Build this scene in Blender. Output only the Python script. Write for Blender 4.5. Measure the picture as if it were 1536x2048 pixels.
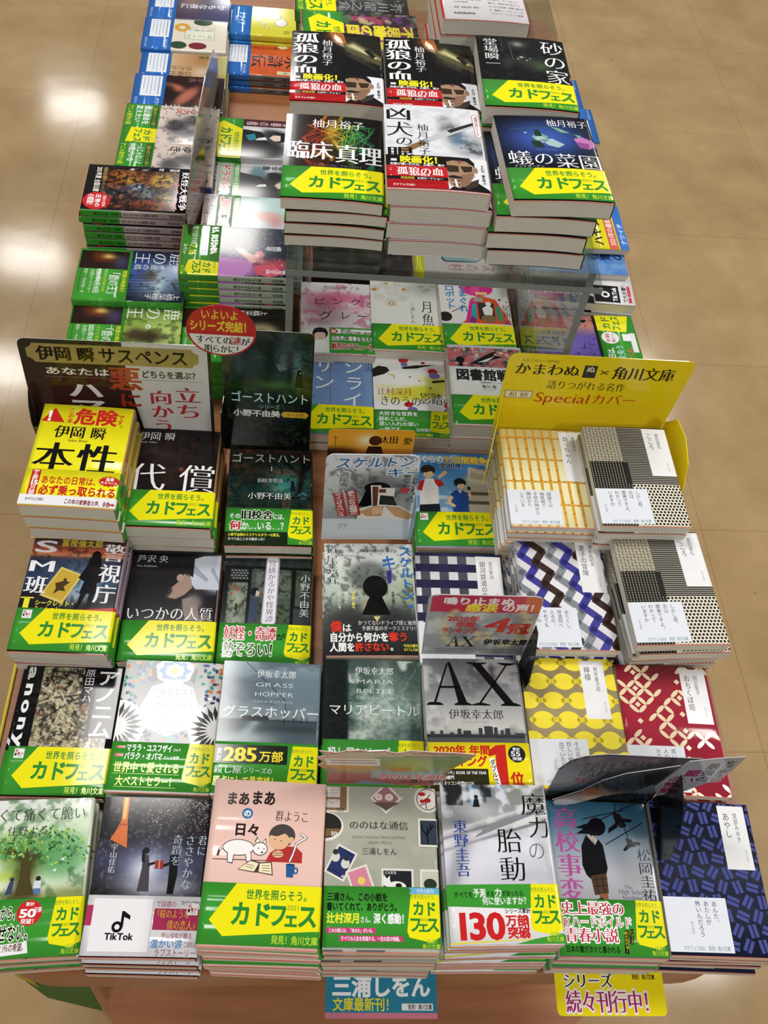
import bpy, bmesh, math, random
import numpy as np
from mathutils import Vector, Matrix
from mathutils.geometry import tessellate_polygon, delaunay_2d_cdt

random.seed(7)
for o in list(bpy.data.objects):
    bpy.data.objects.remove(o)
SC = bpy.context.scene
COL = SC.collection
PI = math.pi

# ---------------------------------------------------------------- camera, light, exposure
TZ = 0.48                       # table top height
EYE = 1.50                      # camera height above the floor
cam_d = bpy.data.cameras.new('camera')
cam_d.sensor_fit = 'VERTICAL'
cam_d.sensor_height = 24.0
cam_d.lens = 24.0 * 1943.87 / 2048.0
cam_d.clip_start = 0.02
cam = bpy.data.objects.new('camera', cam_d)
COL.objects.link(cam)
right = Vector((0.9953818, -0.02086116, 0.09370107))
up = Vector((-0.03814273, 0.8097916, 0.58547647))
fwd = Vector((0.08809205, 0.58634664, -0.80525612))
M = Matrix((right, up, -fwd)).transposed().to_4x4()
M.translation = (0, 0, EYE)
cam.matrix_world = M
SC.camera = cam

SC.view_settings.view_transform = 'Standard'
SC.view_settings.look = 'None'
SC.view_settings.gamma = 1.0
SC.view_settings.exposure = -0.93
SC.view_settings.use_curve_mapping = False

w = bpy.data.worlds.new('world')
SC.world = w
w.use_nodes = True
w.node_tree.nodes['Background'].inputs[0].default_value = (1.0, 0.985, 0.95, 1)
w.node_tree.nodes['Background'].inputs[1].default_value = 0.27

def lamp(x, y, sx, sy, watts):
    d = bpy.data.lights.new('ceiling_light', 'AREA')
    d.shape = 'RECTANGLE'
    d.size, d.size_y = sx, sy
    d.energy = watts
    d.color = (1.0, 0.975, 0.93)
    o = bpy.data.objects.new('ceiling_light', d)
    o.location = (x, y, 2.75)
    COL.objects.link(o)
for lx in (-1.76, -0.45, 1.5):
    for ly in (-1.3, 1.42, 4.0, 6.7):
        dx, dy = (.42, 0) if lx > 1 and ly == 4.0 else ((.16, -.30) if lx > 1 and ly == 1.42 else (0, 0))
        lamp(lx + dx, ly + dy, 0.40, 0.24 if lx < -1 else 0.62, 15 if lx < -1 else (38 if lx < 0 else 50))
lamp(-1.76, 5.0, 0.40, 0.24, 15)

# ---------------------------------------------------------------- materials
def lin(h):
    c = [int(h[i:i + 2], 16) / 255 for i in (0, 2, 4)]
    return tuple(x / 12.92 if x <= 0.04045 else ((x + 0.055) / 1.055) ** 2.4 for x in c)

def mat(name, col='ffffff', rough=0.5, spec=0.5, attr=False, coat=0.0):
    m = bpy.data.materials.new(name)
    m.use_nodes = True
    nt = m.node_tree
    b = nt.nodes['Principled BSDF']
    b.inputs['Base Color'].default_value = (*lin(col), 1)
    b.inputs['Roughness'].default_value = rough
    b.inputs['Specular IOR Level'].default_value = spec
    b.inputs['Coat Weight'].default_value = coat
    b.inputs['Coat Roughness'].default_value = 0.08
    if attr:
        a = nt.nodes.new('ShaderNodeVertexColor')
        a.layer_name = 'Col'
        nt.links.new(a.outputs[0], b.inputs['Base Color'])
    return m

def noise_mat(name, c1, c2, scale, rough, stretch=(1, 1, 1), detail=4, spec=0.5, lo=0.35, hi=0.65, coat=0.0):
    m = mat(name, c1, rough, spec, coat=coat)
    nt = m.node_tree
    b = nt.nodes['Principled BSDF']
    tc = nt.nodes.new('ShaderNodeTexCoord')
    mp = nt.nodes.new('ShaderNodeMapping')
    mp.inputs['Scale'].default_value = stretch
    nz = nt.nodes.new('ShaderNodeTexNoise')
    nz.inputs['Scale'].default_value = scale
    nz.inputs['Detail'].default_value = detail
    cr = nt.nodes.new('ShaderNodeValToRGB')
    cr.color_ramp.elements[0].position = lo
    cr.color_ramp.elements[1].position = hi
    cr.color_ramp.elements[0].color = (*lin(c1), 1)
    cr.color_ramp.elements[1].color = (*lin(c2), 1)
    nt.links.new(tc.outputs['Object'], mp.inputs[0])
    nt.links.new(mp.outputs[0], nz.inputs['Vector'])
    nt.links.new(nz.outputs[0], cr.inputs[0])
    nt.links.new(cr.outputs[0], b.inputs['Base Color'])
    return m

GLOSS = mat('laminated_print', rough=0.11, spec=0.32, attr=True)
MATTE = mat('matte_print', rough=0.5, spec=0.2, attr=True)
PAGES = noise_mat('page_edges', 'cfc9bc', 'dcd7cb', 9, 0.85, (3, 3, 260), 2, 0.1)
INNER = mat('orange_softcover', 'cf7f68', 0.6, 0.3)
WOOD = noise_mat('table_wood', '965d35', 'a66d45', 5, 0.42, (1.2, 14, 14), 5)
PLINTH = noise_mat('plinth_wood', '9c653e', 'ac744c', 5, 0.5, (1.2, 12, 12), 5)
BOARD = mat('card_board', 'd8d6d2', 0.6, 0.3)
STEEL = mat('dark_edge', '4a4a48', 0.4)

def floor_mat():
    m = mat('vinyl_tile', 'b49a72', 0.12, 0.5)
    nt = m.node_tree
    b = nt.nodes['Principled BSDF']
    tc = nt.nodes.new('ShaderNodeTexCoord')
    mp = nt.nodes.new('ShaderNodeMapping')
    mp.inputs['Rotation'].default_value = (0, 0, math.radians(-1.0))
    mp.inputs['Location'].default_value = (0.105, -0.150, 0)
    n1 = nt.nodes.new('ShaderNodeTexNoise')
    n1.inputs['Scale'].default_value = 5.5
    n1.inputs['Detail'].default_value = 7
    n1.inputs['Roughness'].default_value = 0.62
    cr = nt.nodes.new('ShaderNodeValToRGB')
    cr.color_ramp.elements[0].position = 0.3
    cr.color_ramp.elements[1].position = 0.72
    cr.color_ramp.elements[0].color = (*lin('a68a60'), 1)
    cr.color_ramp.elements[1].color = (*lin('c0a377'), 1)
    br = nt.nodes.new('ShaderNodeTexBrick')
    br.offset = 0.0
    br.inputs['Scale'].default_value = 1.0
    br.inputs['Brick Width'].default_value = 0.457
    br.inputs['Row Height'].default_value = 0.457
    br.inputs['Mortar Size'].default_value = 0.0012
    br.inputs['Mortar Smooth'].default_value = 0.3
    br.inputs['Color1'].default_value = (1, 1, 1, 1)
    br.inputs['Color2'].default_value = (0.95, 0.95, 0.95, 1)
    br.inputs['Mortar'].default_value = (0.76, 0.73, 0.68, 1)
    mx = nt.nodes.new('ShaderNodeMixRGB')
    mx.blend_type = 'MULTIPLY'
    mx.inputs[0].default_value = 1.0
    # a few dark specks and scuffs
    n2 = nt.nodes.new('ShaderNodeTexNoise')
    n2.inputs['Scale'].default_value = 38
    n2.inputs['Detail'].default_value = 2
    c2 = nt.nodes.new('ShaderNodeValToRGB')
    c2.color_ramp.elements[0].position = 0.75
    c2.color_ramp.elements[1].position = 0.80
    c2.color_ramp.elements[0].color = (1, 1, 1, 1)
    c2.color_ramp.elements[1].color = (0.72, 0.68, 0.6, 1)
    m2 = nt.nodes.new('ShaderNodeMixRGB')
    m2.blend_type = 'MULTIPLY'
    m2.inputs[0].default_value = 1.0
    bp = nt.nodes.new('ShaderNodeBump')
    bp.inputs['Strength'].default_value = 0.035
    bp.inputs['Distance'].default_value = 0.01
    n3 = nt.nodes.new('ShaderNodeTexNoise')
    n3.inputs['Scale'].default_value = 9
    L = nt.links.new
    L(tc.outputs['Object'], mp.inputs[0])
    for n in (n1, br, n2, n3):
        L(mp.outputs[0], n.inputs['Vector'])
    L(n1.outputs[0], cr.inputs[0])
    L(cr.outputs[0], mx.inputs[1])
    L(br.outputs[0], mx.inputs[2])
    L(n2.outputs[0], c2.inputs[0])
    L(mx.outputs[0], m2.inputs[1])
    L(c2.outputs[0], m2.inputs[2])
    L(m2.outputs[0], b.inputs['Base Color'])
    L(n3.outputs[0], bp.inputs['Height'])
    L(bp.outputs[0], b.inputs['Normal'])
    return m
FLOOR = floor_mat()

def clear_mat(name, tint='f4f7f6', refl=1.0):
    m = bpy.data.materials.new(name)
    m.use_nodes = True
    nt = m.node_tree
    for n in list(nt.nodes):
        if n.type != 'OUTPUT_MATERIAL':
            nt.nodes.remove(n)
    out = nt.nodes['Material Output']
    tr = nt.nodes.new('ShaderNodeBsdfTransparent')
    tr.inputs[0].default_value = (*lin(tint), 1)
    gl = nt.nodes.new('ShaderNodeBsdfGlossy')
    gl.inputs['Roughness'].default_value = 0.02
    fr = nt.nodes.new('ShaderNodeLayerWeight')
    pw = nt.nodes.new('ShaderNodeMath')
    pw.operation = 'POWER'
    pw.inputs[1].default_value = 5.0
    mu = nt.nodes.new('ShaderNodeMath')
    mu.operation = 'MULTIPLY_ADD'
    mu.inputs[1].default_value = 0.9 * refl
    mu.inputs[2].default_value = 0.045 * refl
    mx = nt.nodes.new('ShaderNodeMixShader')
    nt.links.new(fr.outputs['Facing'], pw.inputs[0])
    nt.links.new(pw.outputs[0], mu.inputs[0])
    nt.links.new(mu.outputs[0], mx.inputs[0])
    nt.links.new(tr.outputs[0], mx.inputs[1])
    nt.links.new(gl.outputs[0], mx.inputs[2])
    nt.links.new(mx.outputs[0], out.inputs[0])
    return m
ACRYLIC = clear_mat('clear_acrylic', 'eef2f0')
ACRYLIC_EDGE = mat('acrylic_cut_edge', '7a807c', 0.25)

# ---------------------------------------------------------------- object helpers
def link(name, mesh, m=None, parent=None):
    o = bpy.data.objects.new(name, mesh)
    COL.objects.link(o)
    if m is not None:
        for mm in (m if isinstance(m, (list, tuple)) else [m]):
            mesh.materials.append(mm)
    if parent is not None:
        o.parent = parent
    return o

def empty(name, loc=(0, 0, 0), yaw=0.0):
    o = bpy.data.objects.new(name, None)
    o.empty_display_size = 0.02
    o.location = loc
    o.rotation_euler = (0, 0, yaw)
    COL.objects.link(o)
    return o

def tag(o, label=None, cat=None, group=None, kind=None):
    if label: o['label'] = label
    if cat: o['category'] = cat
    if group: o['group'] = group
    if kind: o['kind'] = kind
    return o

def mesh_pd(name, v, f, smooth=False):
    me = bpy.data.meshes.new(name)
    me.from_pydata([tuple(map(float, p)) for p in v], [], [tuple(map(int, q)) for q in f])
    if smooth:
        me.polygons.foreach_set('use_smooth', [True] * len(me.polygons))
    return me

def prism(outline, z0, z1, bevel=0.0):
    """closed outline in x,y extruded between two heights"""
    bm = bmesh.new()
    vs = [bm.verts.new((x, y, z0)) for x, y in outline]
    f = bm.faces.new(vs)
    r = bmesh.ops.extrude_face_region(bm, geom=[f])
    bmesh.ops.translate(bm, verts=[e for e in r['geom'] if isinstance(e, bmesh.types.BMVert)], vec=(0, 0, z1 - z0))
    bmesh.ops.recalc_face_normals(bm, faces=bm.faces)
    if bevel:
        es = [e for e in bm.edges if abs(e.verts[0].co.z - e.verts[1].co.z) < 1e-6]
        bmesh.ops.bevel(bm, geom=es, offset=bevel, segments=2, affect='EDGES')
    me = bpy.data.meshes.new('m')
    bm.to_mesh(me)
    bm.free()
    return me

def rrect(x0, y0, x1, y1, r, n=8):
    pts = []
    if not isinstance(r, (list, tuple)):
        r = [r] * 4
    for (cx, cy, a0, rr) in ((x1 - r[0], y0 + r[0], -90, r[0]), (x1 - r[1], y1 - r[1], 0, r[1]), (x0 + r[2], y1 - r[2], 90, r[2]), (x0 + r[3], y0 + r[3], 180, r[3])):
        for i in range(n + 1):
            a = math.radians(a0 + 90 * i / n)
            pts.append((cx + rr * math.cos(a), cy + rr * math.sin(a)))
    return pts
# ---------------------------------------------------------------- lettering
GL = {}
STY = {'l': (-.012, -.012), 'r': (0, 0), 'b': (.02, .02), 'h': (.038, .034), 'm': (.004, -.014), 'M': (.026, -.008), 'H': (.045, .012), 'X': (.085, .085)}
RAW = {}

def load_raw(chars):
    chars = [c for c in sorted(set(chars)) if c not in RAW and c not in ' \u3000']
    if not chars:
        return
    cu = bpy.data.curves.new('glyphs', 'FONT')
    cu.body = '\n'.join(chars)
    cu.space_line = 4.0
    cu.size = 1.0
    o = bpy.data.objects.new('glyphs', cu)
    COL.objects.link(o)
    dg = bpy.context.evaluated_depsgraph_get()
    c = o.evaluated_get(dg).to_curve(dg)
    for ch in chars:
        RAW[ch] = []
    for s in c.splines:
        bp = s.bezier_points
        n = len(bp)
        if n < 3:
            continue
        P = []
        for i in range(n):
            a, b = bp[i], bp[(i + 1) % n]
            p0, p1, p2, p3 = (np.array(q[:2]) for q in (a.co, a.handle_right, b.handle_left, b.co))
            ch = p3 - p0
            L = np.hypot(*ch)
            dev = max(abs(np.cross(ch, p1 - p0)), abs(np.cross(ch, p2 - p0))) / (L + 1e-9)
            k = 1 if dev < .006 else (2 if dev < .035 else 3)
            for j in range(k):
                t = j / k
                P.append((1 - t) ** 3 * p0 + 3 * (1 - t) ** 2 * t * p1 + 3 * (1 - t) * t * t * p2 + t ** 3 * p3)
        P = np.array(P)
        keep = np.hypot(*(P - np.roll(P, 1, 0)).T) > 1e-5
        P = P[keep]
        li = int(round((0.37 - (P[:, 1].min() + P[:, 1].max()) / 2) / 4.0))
        P[:, 1] += 4.0 * li
        if 0 <= li < len(chars) and len(P) > 2:
            RAW[chars[li]].append(P)
    bpy.data.objects.remove(o)
    bpy.data.curves.remove(cu)

def fill(loops):
    """triangles inside a set of closed outlines (non-zero winding, crossing outlines allowed)"""
    vs, es = [], []
    for c in loops:
        b = len(vs)
        vs += [Vector((float(p[0]), float(p[1]))) for p in c]
        es += [(b + i, b + (i + 1) % len(c)) for i in range(len(c))]
    r = delaunay_2d_cdt(vs, es, [], 0, 1e-6, False)
    V = np.array([(p[0], p[1]) for p in r[0]])
    T = [t for t in r[2] if len(t) == 3]
    if not T:
        return V, []
    m = V[np.array(T)].mean(1)
    wn = np.zeros(len(m), int)
    for c in loops:
        x0, y0 = c[:, 0][None], c[:, 1][None]
        x1, y1 = np.roll(c[:, 0], -1)[None], np.roll(c[:, 1], -1)[None]
        px, py = m[:, 0:1], m[:, 1:2]
        side = (x1 - x0) * (py - y0) - (px - x0) * (y1 - y0)
        wn += ((y0 <= py) & (y1 > py) & (side > 0)).sum(1) - ((y0 > py) & (y1 <= py) & (side < 0)).sum(1)
    return V, [tuple(t) for t, k in zip(T, wn) if k != 0]

def glyph(ch, st):
    k = (ch, st)
    if k in GL:
        return GL[k]
    cs = RAW.get(ch, [])
    if not cs:
        GL[k] = (np.zeros((0, 2)), [], 0.3)
        return GL[k]
    x0 = min(c[:, 0].min() for c in cs)
    x1 = max(c[:, 0].max() for c in cs)
    adv = 1.0 if ord(ch) > 0x2E80 else x1 + max(.03, min(x0, .1))
    a, b = STY[st]
    # which way the contours run: the one with the largest area is an outside one
    ar = [0.5 * np.sum(c[:, 0] * np.roll(c[:, 1], -1) - np.roll(c[:, 0], -1) * c[:, 1]) for c in cs]
    sg = np.sign(ar[int(np.argmax(np.abs(ar)))])
    out = []
    for c in cs:
        if a or b:
            e1 = c - np.roll(c, 1, 0)
            e2 = np.roll(c, -1, 0) - c
            e1 /= np.hypot(*e1.T)[:, None] + 1e-9
            e2 /= np.hypot(*e2.T)[:, None] + 1e-9
            n1 = np.stack([e1[:, 1], -e1[:, 0]], 1) * sg
            n2 = np.stack([e2[:, 1], -e2[:, 0]], 1) * sg
            n = n1 + n2
            d = 1 + np.sum(n1 * n2, 1)
            n = n / np.maximum(d, .5)[:, None]
            c = c + n * np.array([a, b])
        out.append(c)
    V, tris = fill(out)
    V = np.stack([V[:, 0], (.865 - V[:, 1]) / .98], 1)
    GL[k] = (V, [tuple(t) for t in tris], adv)
    return GL[k]

# ---------------------------------------------------------------- soft colour fields for printed pictures
def vnoise(U, V, sc, seed, octv=4):
    rs = np.random.RandomState(seed)
    tot = 0
    amp, norm = 1.0, 0
    for k in range(octv):
        T = rs.rand(64, 64)
        x, y = U / sc * 2 ** k + 7.3 * k, V / sc * 2 ** k + 3.1 * k
        xi, yi = np.floor(x).astype(int), np.floor(y).astype(int)
        fx, fy = x - xi, y - yi
        fx, fy = fx * fx * (3 - 2 * fx), fy * fy * (3 - 2 * fy)
        g = lambda i, j: T[(xi + i) % 64, (yi + j) % 64]
        tot = tot + amp * ((g(0, 0) * (1 - fx) + g(1, 0) * fx) * (1 - fy) + (g(0, 1) * (1 - fx) + g(1, 1) * fx) * fy)
        norm += amp
        amp *= .55
    return tot / norm

def rgb(h):
    return np.array([int(h[i:i + 2], 16) / 255 for i in (0, 2, 4)])

class Img:
    def __init__(s, u0, v0, u1, v1, c, step=1.3):
        s.nu, s.nv = max(2, int((u1 - u0) / step)), max(2, int((v1 - v0) / step))
        s.U, s.V = np.meshgrid(np.linspace(u0, u1, s.nu + 1), np.linspace(v0, v1, s.nv + 1))
        s.C = np.ones(s.U.shape + (3,)) * rgb(c)
    def mix(s, w, c):
        s.C += (rgb(c) - s.C) * np.clip(w, 0, 1)[..., None]
        return s
    def g(s, stops, hor=False):
        q = s.U if hor else s.V
        t = [a for a, _ in stops]
        cc = np.array([rgb(c) for _, c in stops])
        s.C = np.stack([np.interp(q, t, cc[:, i]) for i in range(3)], -1)
        return s
    def b(s, cx, cy, rx, ry, c, a=1.0, k=2, rot=0):
        r = math.radians(rot)
        x, y = s.U - cx, s.V - cy
        X, Y = x * math.cos(r) + y * math.sin(r), -x * math.sin(r) + y * math.cos(r)
        d = np.sqrt((X / rx) ** 2 + (Y / ry) ** 2)
        return s.mix(a * np.exp(-d ** k), c)
    def n(s, sc, c, a=1.0, seed=1, lo=.45, hi=.65, sx=1.0, sy=1.0, octv=4):
        w = np.clip((vnoise(s.U * sx, s.V * sy, sc, seed, octv) - lo) / (hi - lo), 0, 1)
        return s.mix(a * w, c)
    def l(s, u0, v0, u1, v1, wd, c, a=1.0):
        d = np.array([u1 - u0, v1 - v0], float)
        t = np.clip(((s.U - u0) * d[0] + (s.V - v0) * d[1]) / (d @ d), 0, 1)
        D = np.hypot(s.U - u0 - t * d[0], s.V - v0 - t * d[1])
        return s.mix(a * np.exp(-(D / wd) ** 2), c)
    def rect(s, u0, v0, u1, v1, c, a=1.0):
        return s.mix(a * ((s.U >= u0) & (s.U <= u1) & (s.V >= v0) & (s.V <= v1)), c)

# ---------------------------------------------------------------- one printed sheet
class Art:
    def __init__(s, base='ffffff', t=13, spine=None, matte=False):
        s.base, s.th, s.spine, s.matte = base, t, spine or base, matte
        s.ops = []
        s.obi = None
        s.box = None
    def img(s, *a, **k):
        i = Img(*a, **k)
        s.ops.append(('img', i))
        return i
    def r(s, c, u0, v0, u1, v1):
        s.ops.append(('poly', c, [[(u0, v0), (u1, v0), (u1, v1), (u0, v1)]]))
        return s
    def rr(s, c, rects):
        s.ops.append(('poly', c, [[(a, b), (d, b), (d, e), (a, e)] for a, b, d, e in rects]))
        return s
    def p(s, c, *polys):
        s.ops.append(('poly', c, list(polys)))
        return s
    def e(s, c, cx, cy, rx, ry=None, rot=0, n=22):
        return s.es(c, [(cx, cy, rx, ry if ry else rx, rot)], n)
    def es(s, c, L, n=22):
        P = []
        for q in L:
            cx, cy, rx = q[:3]
            ry = q[3] if len(q) > 3 else rx
            ro = math.radians(q[4]) if len(q) > 4 else 0
            P.append([(cx + rx * math.cos(a) * math.cos(ro) - ry * math.sin(a) * math.sin(ro), cy + rx * math.cos(a) * math.sin(ro) + ry * math.sin(a) * math.cos(ro)) for a in [2 * PI * i / n for i in range(n)]])
        s.ops.append(('poly', c, P))
        return s
    def l(s, c, w, *lines):
        P = []
        for pts in lines:
            for (a, b), (d, e) in zip(pts, pts[1:]):
                L = math.hypot(d - a, e - b) + 1e-9
                nx, ny = -(e - b) / L * w / 2, (d - a) / L * w / 2
                ex, ey = (d - a) / L * w * .25, (e - b) / L * w * .25
                P.append([(a + nx - ex, b + ny - ey), (d + nx + ex, e + ny + ey), (d - nx + ex, e - ny + ey), (a - nx - ex, b - ny - ey)])
        s.ops.append(('poly', c, P))
        return s
    def t(s, txt, u0, v0, u1, v1, c='111111', st='m', V=0, ol=None, ow='X', sh=0.0, rot=0, dv=0.0):
        if ol:
            s.ops.append(('txt', txt, u0, v0, u1, v1, ol, ow, V, sh, rot, dv))
        s.ops.append(('txt', txt, u0, v0, u1, v1, c, st, V, sh, rot, dv))
        return s

def text_polys(txt, u0, v0, u1, v1, st, V, sh, rot, dv):
    out = []
    gs = [glyph(ch, st) if ch not in ' \u3000' else (np.zeros((0, 2)), [], 1.0 if ch == '\u3000' else .32) for ch in txt]
    if V:
        ch_h = (v1 - v0) / max(len(txt), 1)
        for i, (g, c) in enumerate(zip(gs, txt)):
            G, T = g[0].copy(), g[1]
            if not len(G):
                continue
            if c in 'ー―…（）「」〜—':
                G = np.stack([1 - G[:, 1], G[:, 0]], 1)
            if c in '、。':
                G = G + np.array([.55, -.55])
            if g[2] < 1:
                G = G + np.array([(1 - g[2]) / 2, 0])
            out.append((np.stack([u0 + G[:, 0] * (u1 - u0), v0 + (i + G[:, 1]) * ch_h], 1), T))
    else:
        tot = sum(g[2] for g in gs) or 1
        k = (u1 - u0) / tot
        x = 0
        for i, g in enumerate(gs):
            G, T = g[0], g[1]
            if len(G):
                uu = u0 + (x + G[:, 0]) * k
                vv = v0 + G[:, 1] * (v1 - v0) + dv * x / tot
                uu = uu + sh * (v1 - vv)
                out.append((np.stack([uu, vv], 1), T))
            x += g[2]
    if rot:
        r = math.radians(rot)
        cx, cy = (u0 + u1) / 2, (v0 + v1) / 2
        out = [(np.stack([cx + (p[:, 0] - cx) * math.cos(r) - (p[:, 1] - cy) * math.sin(r), cy + (p[:, 0] - cx) * math.sin(r) + (p[:, 1] - cy) * math.cos(r)], 1), T) for p, T in out]
    return out

def clip_tri(tri, axis, a, keep_less):
    o = []
    n = len(tri)
    for i in range(n):
        p, q = tri[i], tri[(i + 1) % n]
        pi, qi = (p[axis] <= a) == keep_less or p[axis] == a, (q[axis] <= a) == keep_less or q[axis] == a
        if pi:
            o.append(p)
        if pi != qi:
            t = (a - p[axis]) / (q[axis] - p[axis])
            o.append((p[0] + t * (q[0] - p[0]), p[1] + t * (q[1] - p[1])))
    return o

def slice_poly(poly, cuts):
    """convex polygon cut at the given u values"""
    res = []
    cur = poly
    us = [p[0] for p in poly]
    lo, hi = min(us), max(us)
    for c in cuts:
        if c <= lo + 1e-6:
            continue
        if c >= hi - 1e-6:
            break
        left = clip_tri(cur, 0, c, True)
        if len(left) > 2:
            res.append(left)
        cur = clip_tri(cur, 0, c, False)
        if len(cur) < 3:
            return res
    res.append(cur)
    return res

def inside(pts, poly):
    c = np.zeros(len(pts), bool)
    x, y = pts[:, 0], pts[:, 1]
    for (x0, y0), (x1, y1) in zip(poly, poly[1:] + poly[:1]):
        if y0 != y1:
            c ^= ((y0 > y) != (y1 > y)) & (x < (x1 - x0) * (y - y0) / (y1 - y0) + x0)
    return c

def compile_art(art, mapf, cuts, box, off0, step, outline=None):
    """mapf(u, v, off) -> Nx3; everything outside box is cut away. returns verts, faces, colours, smooth flags"""
    VV, FF, CC, SM = [], [], [], []
    base = 0
    def push(uv, faces, col, off, smooth):
        nonlocal base
        uv = np.asarray(uv, float)
        VV.append(mapf(uv[:, 0], uv[:, 1], off))
        CC.append(np.broadcast_to(col, (len(uv), 3)))
        FF.extend([tuple(i + base for i in f) for f in faces])
        SM.extend([smooth] * len(faces))
        base += len(uv)
    u0, v0, u1, v1 = box
    off = off0
    for op in art.ops:
        off += step
        if op[0] == 'img':
            im = op[1]
            n, m = im.nu + 1, im.nv + 1
            uv = np.stack([im.U.ravel(), im.V.ravel()], 1)
            c = np.clip(im.C.reshape(-1, 3), 0, 1)
            c = np.where(c <= .04045, c / 12.92, ((c + .055) / 1.055) ** 2.4)
            fs = [(j * n + i, (j + 1) * n + i, (j + 1) * n + i + 1, j * n + i + 1) for j in range(m - 1) for i in range(n - 1)]
            if outline is not None:
                ok = inside(uv, list(outline))
                fs = [f for f in fs if ok[f[0]] and ok[f[1]] and ok[f[2]] and ok[f[3]]]
            push(uv, fs, c, off, True)
            continue
        if op[0] == 'poly':
            col = lin(op[1])
            tl = []
            for P in op[2]:
                if len(P) == 4 or len(P) == 3:
                    tl.append(list(P))
                else:
                    tt = tessellate_polygon([[Vector((x, y, 0)) for x, y in P]])
                    tl += [[P[a] for a in t] for t in tt]
        else:
            col = lin(op[6])
            tl = []
            for G, T in text_polys(op[1], *op[2:6], *op[7:12]):
                if cuts is None and G[:, 0].min() >= u0 and G[:, 0].max() <= u1 and G[:, 1].min() >= v0 and G[:, 1].max() <= v1:
                    push(G, T, col, off, False)
                else:
                    tl += [[tuple(G[a]) for a in t] for t in T]
        uvs, fs = [], []
        for P in tl:
            us = [p[0] for p in P]
            vs = [p[1] for p in P]
            if max(us) <= u0 or min(us) >= u1 or max(vs) <= v0 or min(vs) >= v1:
                continue
            for ax, lim, less in ((0, u0, False), (0, u1, True), (1, v0, False), (1, v1, True)):
                q = [p[ax] for p in P]
                if (less and max(q) > lim) or (not less and min(q) < lim):
                    P = clip_tri(P, ax, lim, less)
                    if len(P) < 3:
                        break
            if len(P) < 3:
                continue
            for Q in (slice_poly(P, cuts) if cuts is not None else [P]):
                fs.append(tuple(range(len(uvs), len(uvs) + len(Q))))
                uvs += Q
        if uvs:
            push(uvs, fs, col, off, False)
    if not VV:
        return np.zeros((0, 3)), [], np.zeros((0, 3)), []
    return np.concatenate(VV), FF, np.concatenate(CC), SM

def colour_mesh(name, V, F, C, S):
    me = bpy.data.meshes.new(name)
    me.from_pydata(V.tolist(), [], F)
    at = me.attributes.new('Col', 'FLOAT_COLOR', 'POINT')
    at.data.foreach_set('color', np.concatenate([C, np.ones((len(C), 1))], 1).astype(np.float32).ravel())
    me.polygons.foreach_set('use_smooth', S)
    # printed faces look outwards
    return me
# ---------------------------------------------------------------- paperbacks
MM = 0.001
BW, BH = 105.0, 148.0

def bulge(u, amp):
    """a paperback's cover is never quite flat: it rises towards the middle and dips at the open side"""
    q = np.clip(np.asarray(u, float) / BW, 0, 1)
    return amp * (np.sin(PI * q ** 0.8) - 0.25 * np.sin(2 * PI * q))

def jacket_profile(t, amp):
    r = min(2.6, t * .32)
    P = [(u - 52.5, t + float(bulge(u, amp))) for u in np.arange(0, BW - r + .1, 6.0)]
    P = [p for p in P if p[0] < 52.5 - r - .5]
    zt = t + float(bulge(BW - r, amp))
    for i in range(7):
        a = PI / 2 * (1 - i / 6)
        P.append((52.5 - r + r * math.cos(a), zt - r + r * math.sin(a)))
    for i in range(7):
        a = -PI / 2 * i / 6
        P.append((52.5 - r + r * math.cos(a), r + r * math.sin(a)))
    for u in np.arange(BW - r - 1, -1, -12.0):
        P.append((u - 52.5, float(bulge(u, amp)) * .9))
    return np.array(P)

class Shape:
    def __init__(s, t, amp):
        s.t, s.amp = t, amp
        s.P = jacket_profile(t, amp)
        d = np.hypot(*np.diff(s.P, axis=0).T)
        s.L = np.concatenate([[0], np.cumsum(d)])
        e = np.diff(s.P, axis=0) / d[:, None]
        n = np.stack([-e[:, 1], e[:, 0]], 1)
        nn = np.concatenate([n[:1], n[:-1] + n[1:], n[-1:]])
        s.N = nn / np.hypot(*nn.T)[:, None]
        s.cuts = [float(a) for a in s.L[1:] if 0 < a < BW + t + 4]
    def map(s, u, v, off):
        x = np.interp(u, s.L, s.P[:, 0])
        z = np.interp(u, s.L, s.P[:, 1])
        nx = np.interp(u, s.L, s.N[:, 0])
        nz = np.interp(u, s.L, s.N[:, 1])
        return np.stack([(x + nx * off) * MM, (BH / 2 - v) * MM, (z + nz * off) * MM], 1)

def wrap_sheet(sh, v0, v1, off, thick, umax=None):
    """a sheet of paper folded round the book, with its own thickness"""
    L = sh.L if umax is None else np.append(sh.L[sh.L < umax], umax)
    n = len(L)
    V = np.concatenate([sh.map(L, np.full(n, v), o) for o in (off, off - thick) for v in (v0, v1)])
    F = []
    for i in range(n - 1):
        F += [(i, n + i, n + i + 1, i + 1), (2 * n + i, 2 * n + i + 1, 3 * n + i + 1, 3 * n + i),
              (i, i + 1, 2 * n + i + 1, 2 * n + i), (n + i, 3 * n + i, 3 * n + i + 1, n + i + 1)]
    F += [(0, 2 * n, 3 * n, n), (n - 1, 2 * n - 1, 4 * n - 1, 3 * n - 1)]
    return V, F

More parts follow.
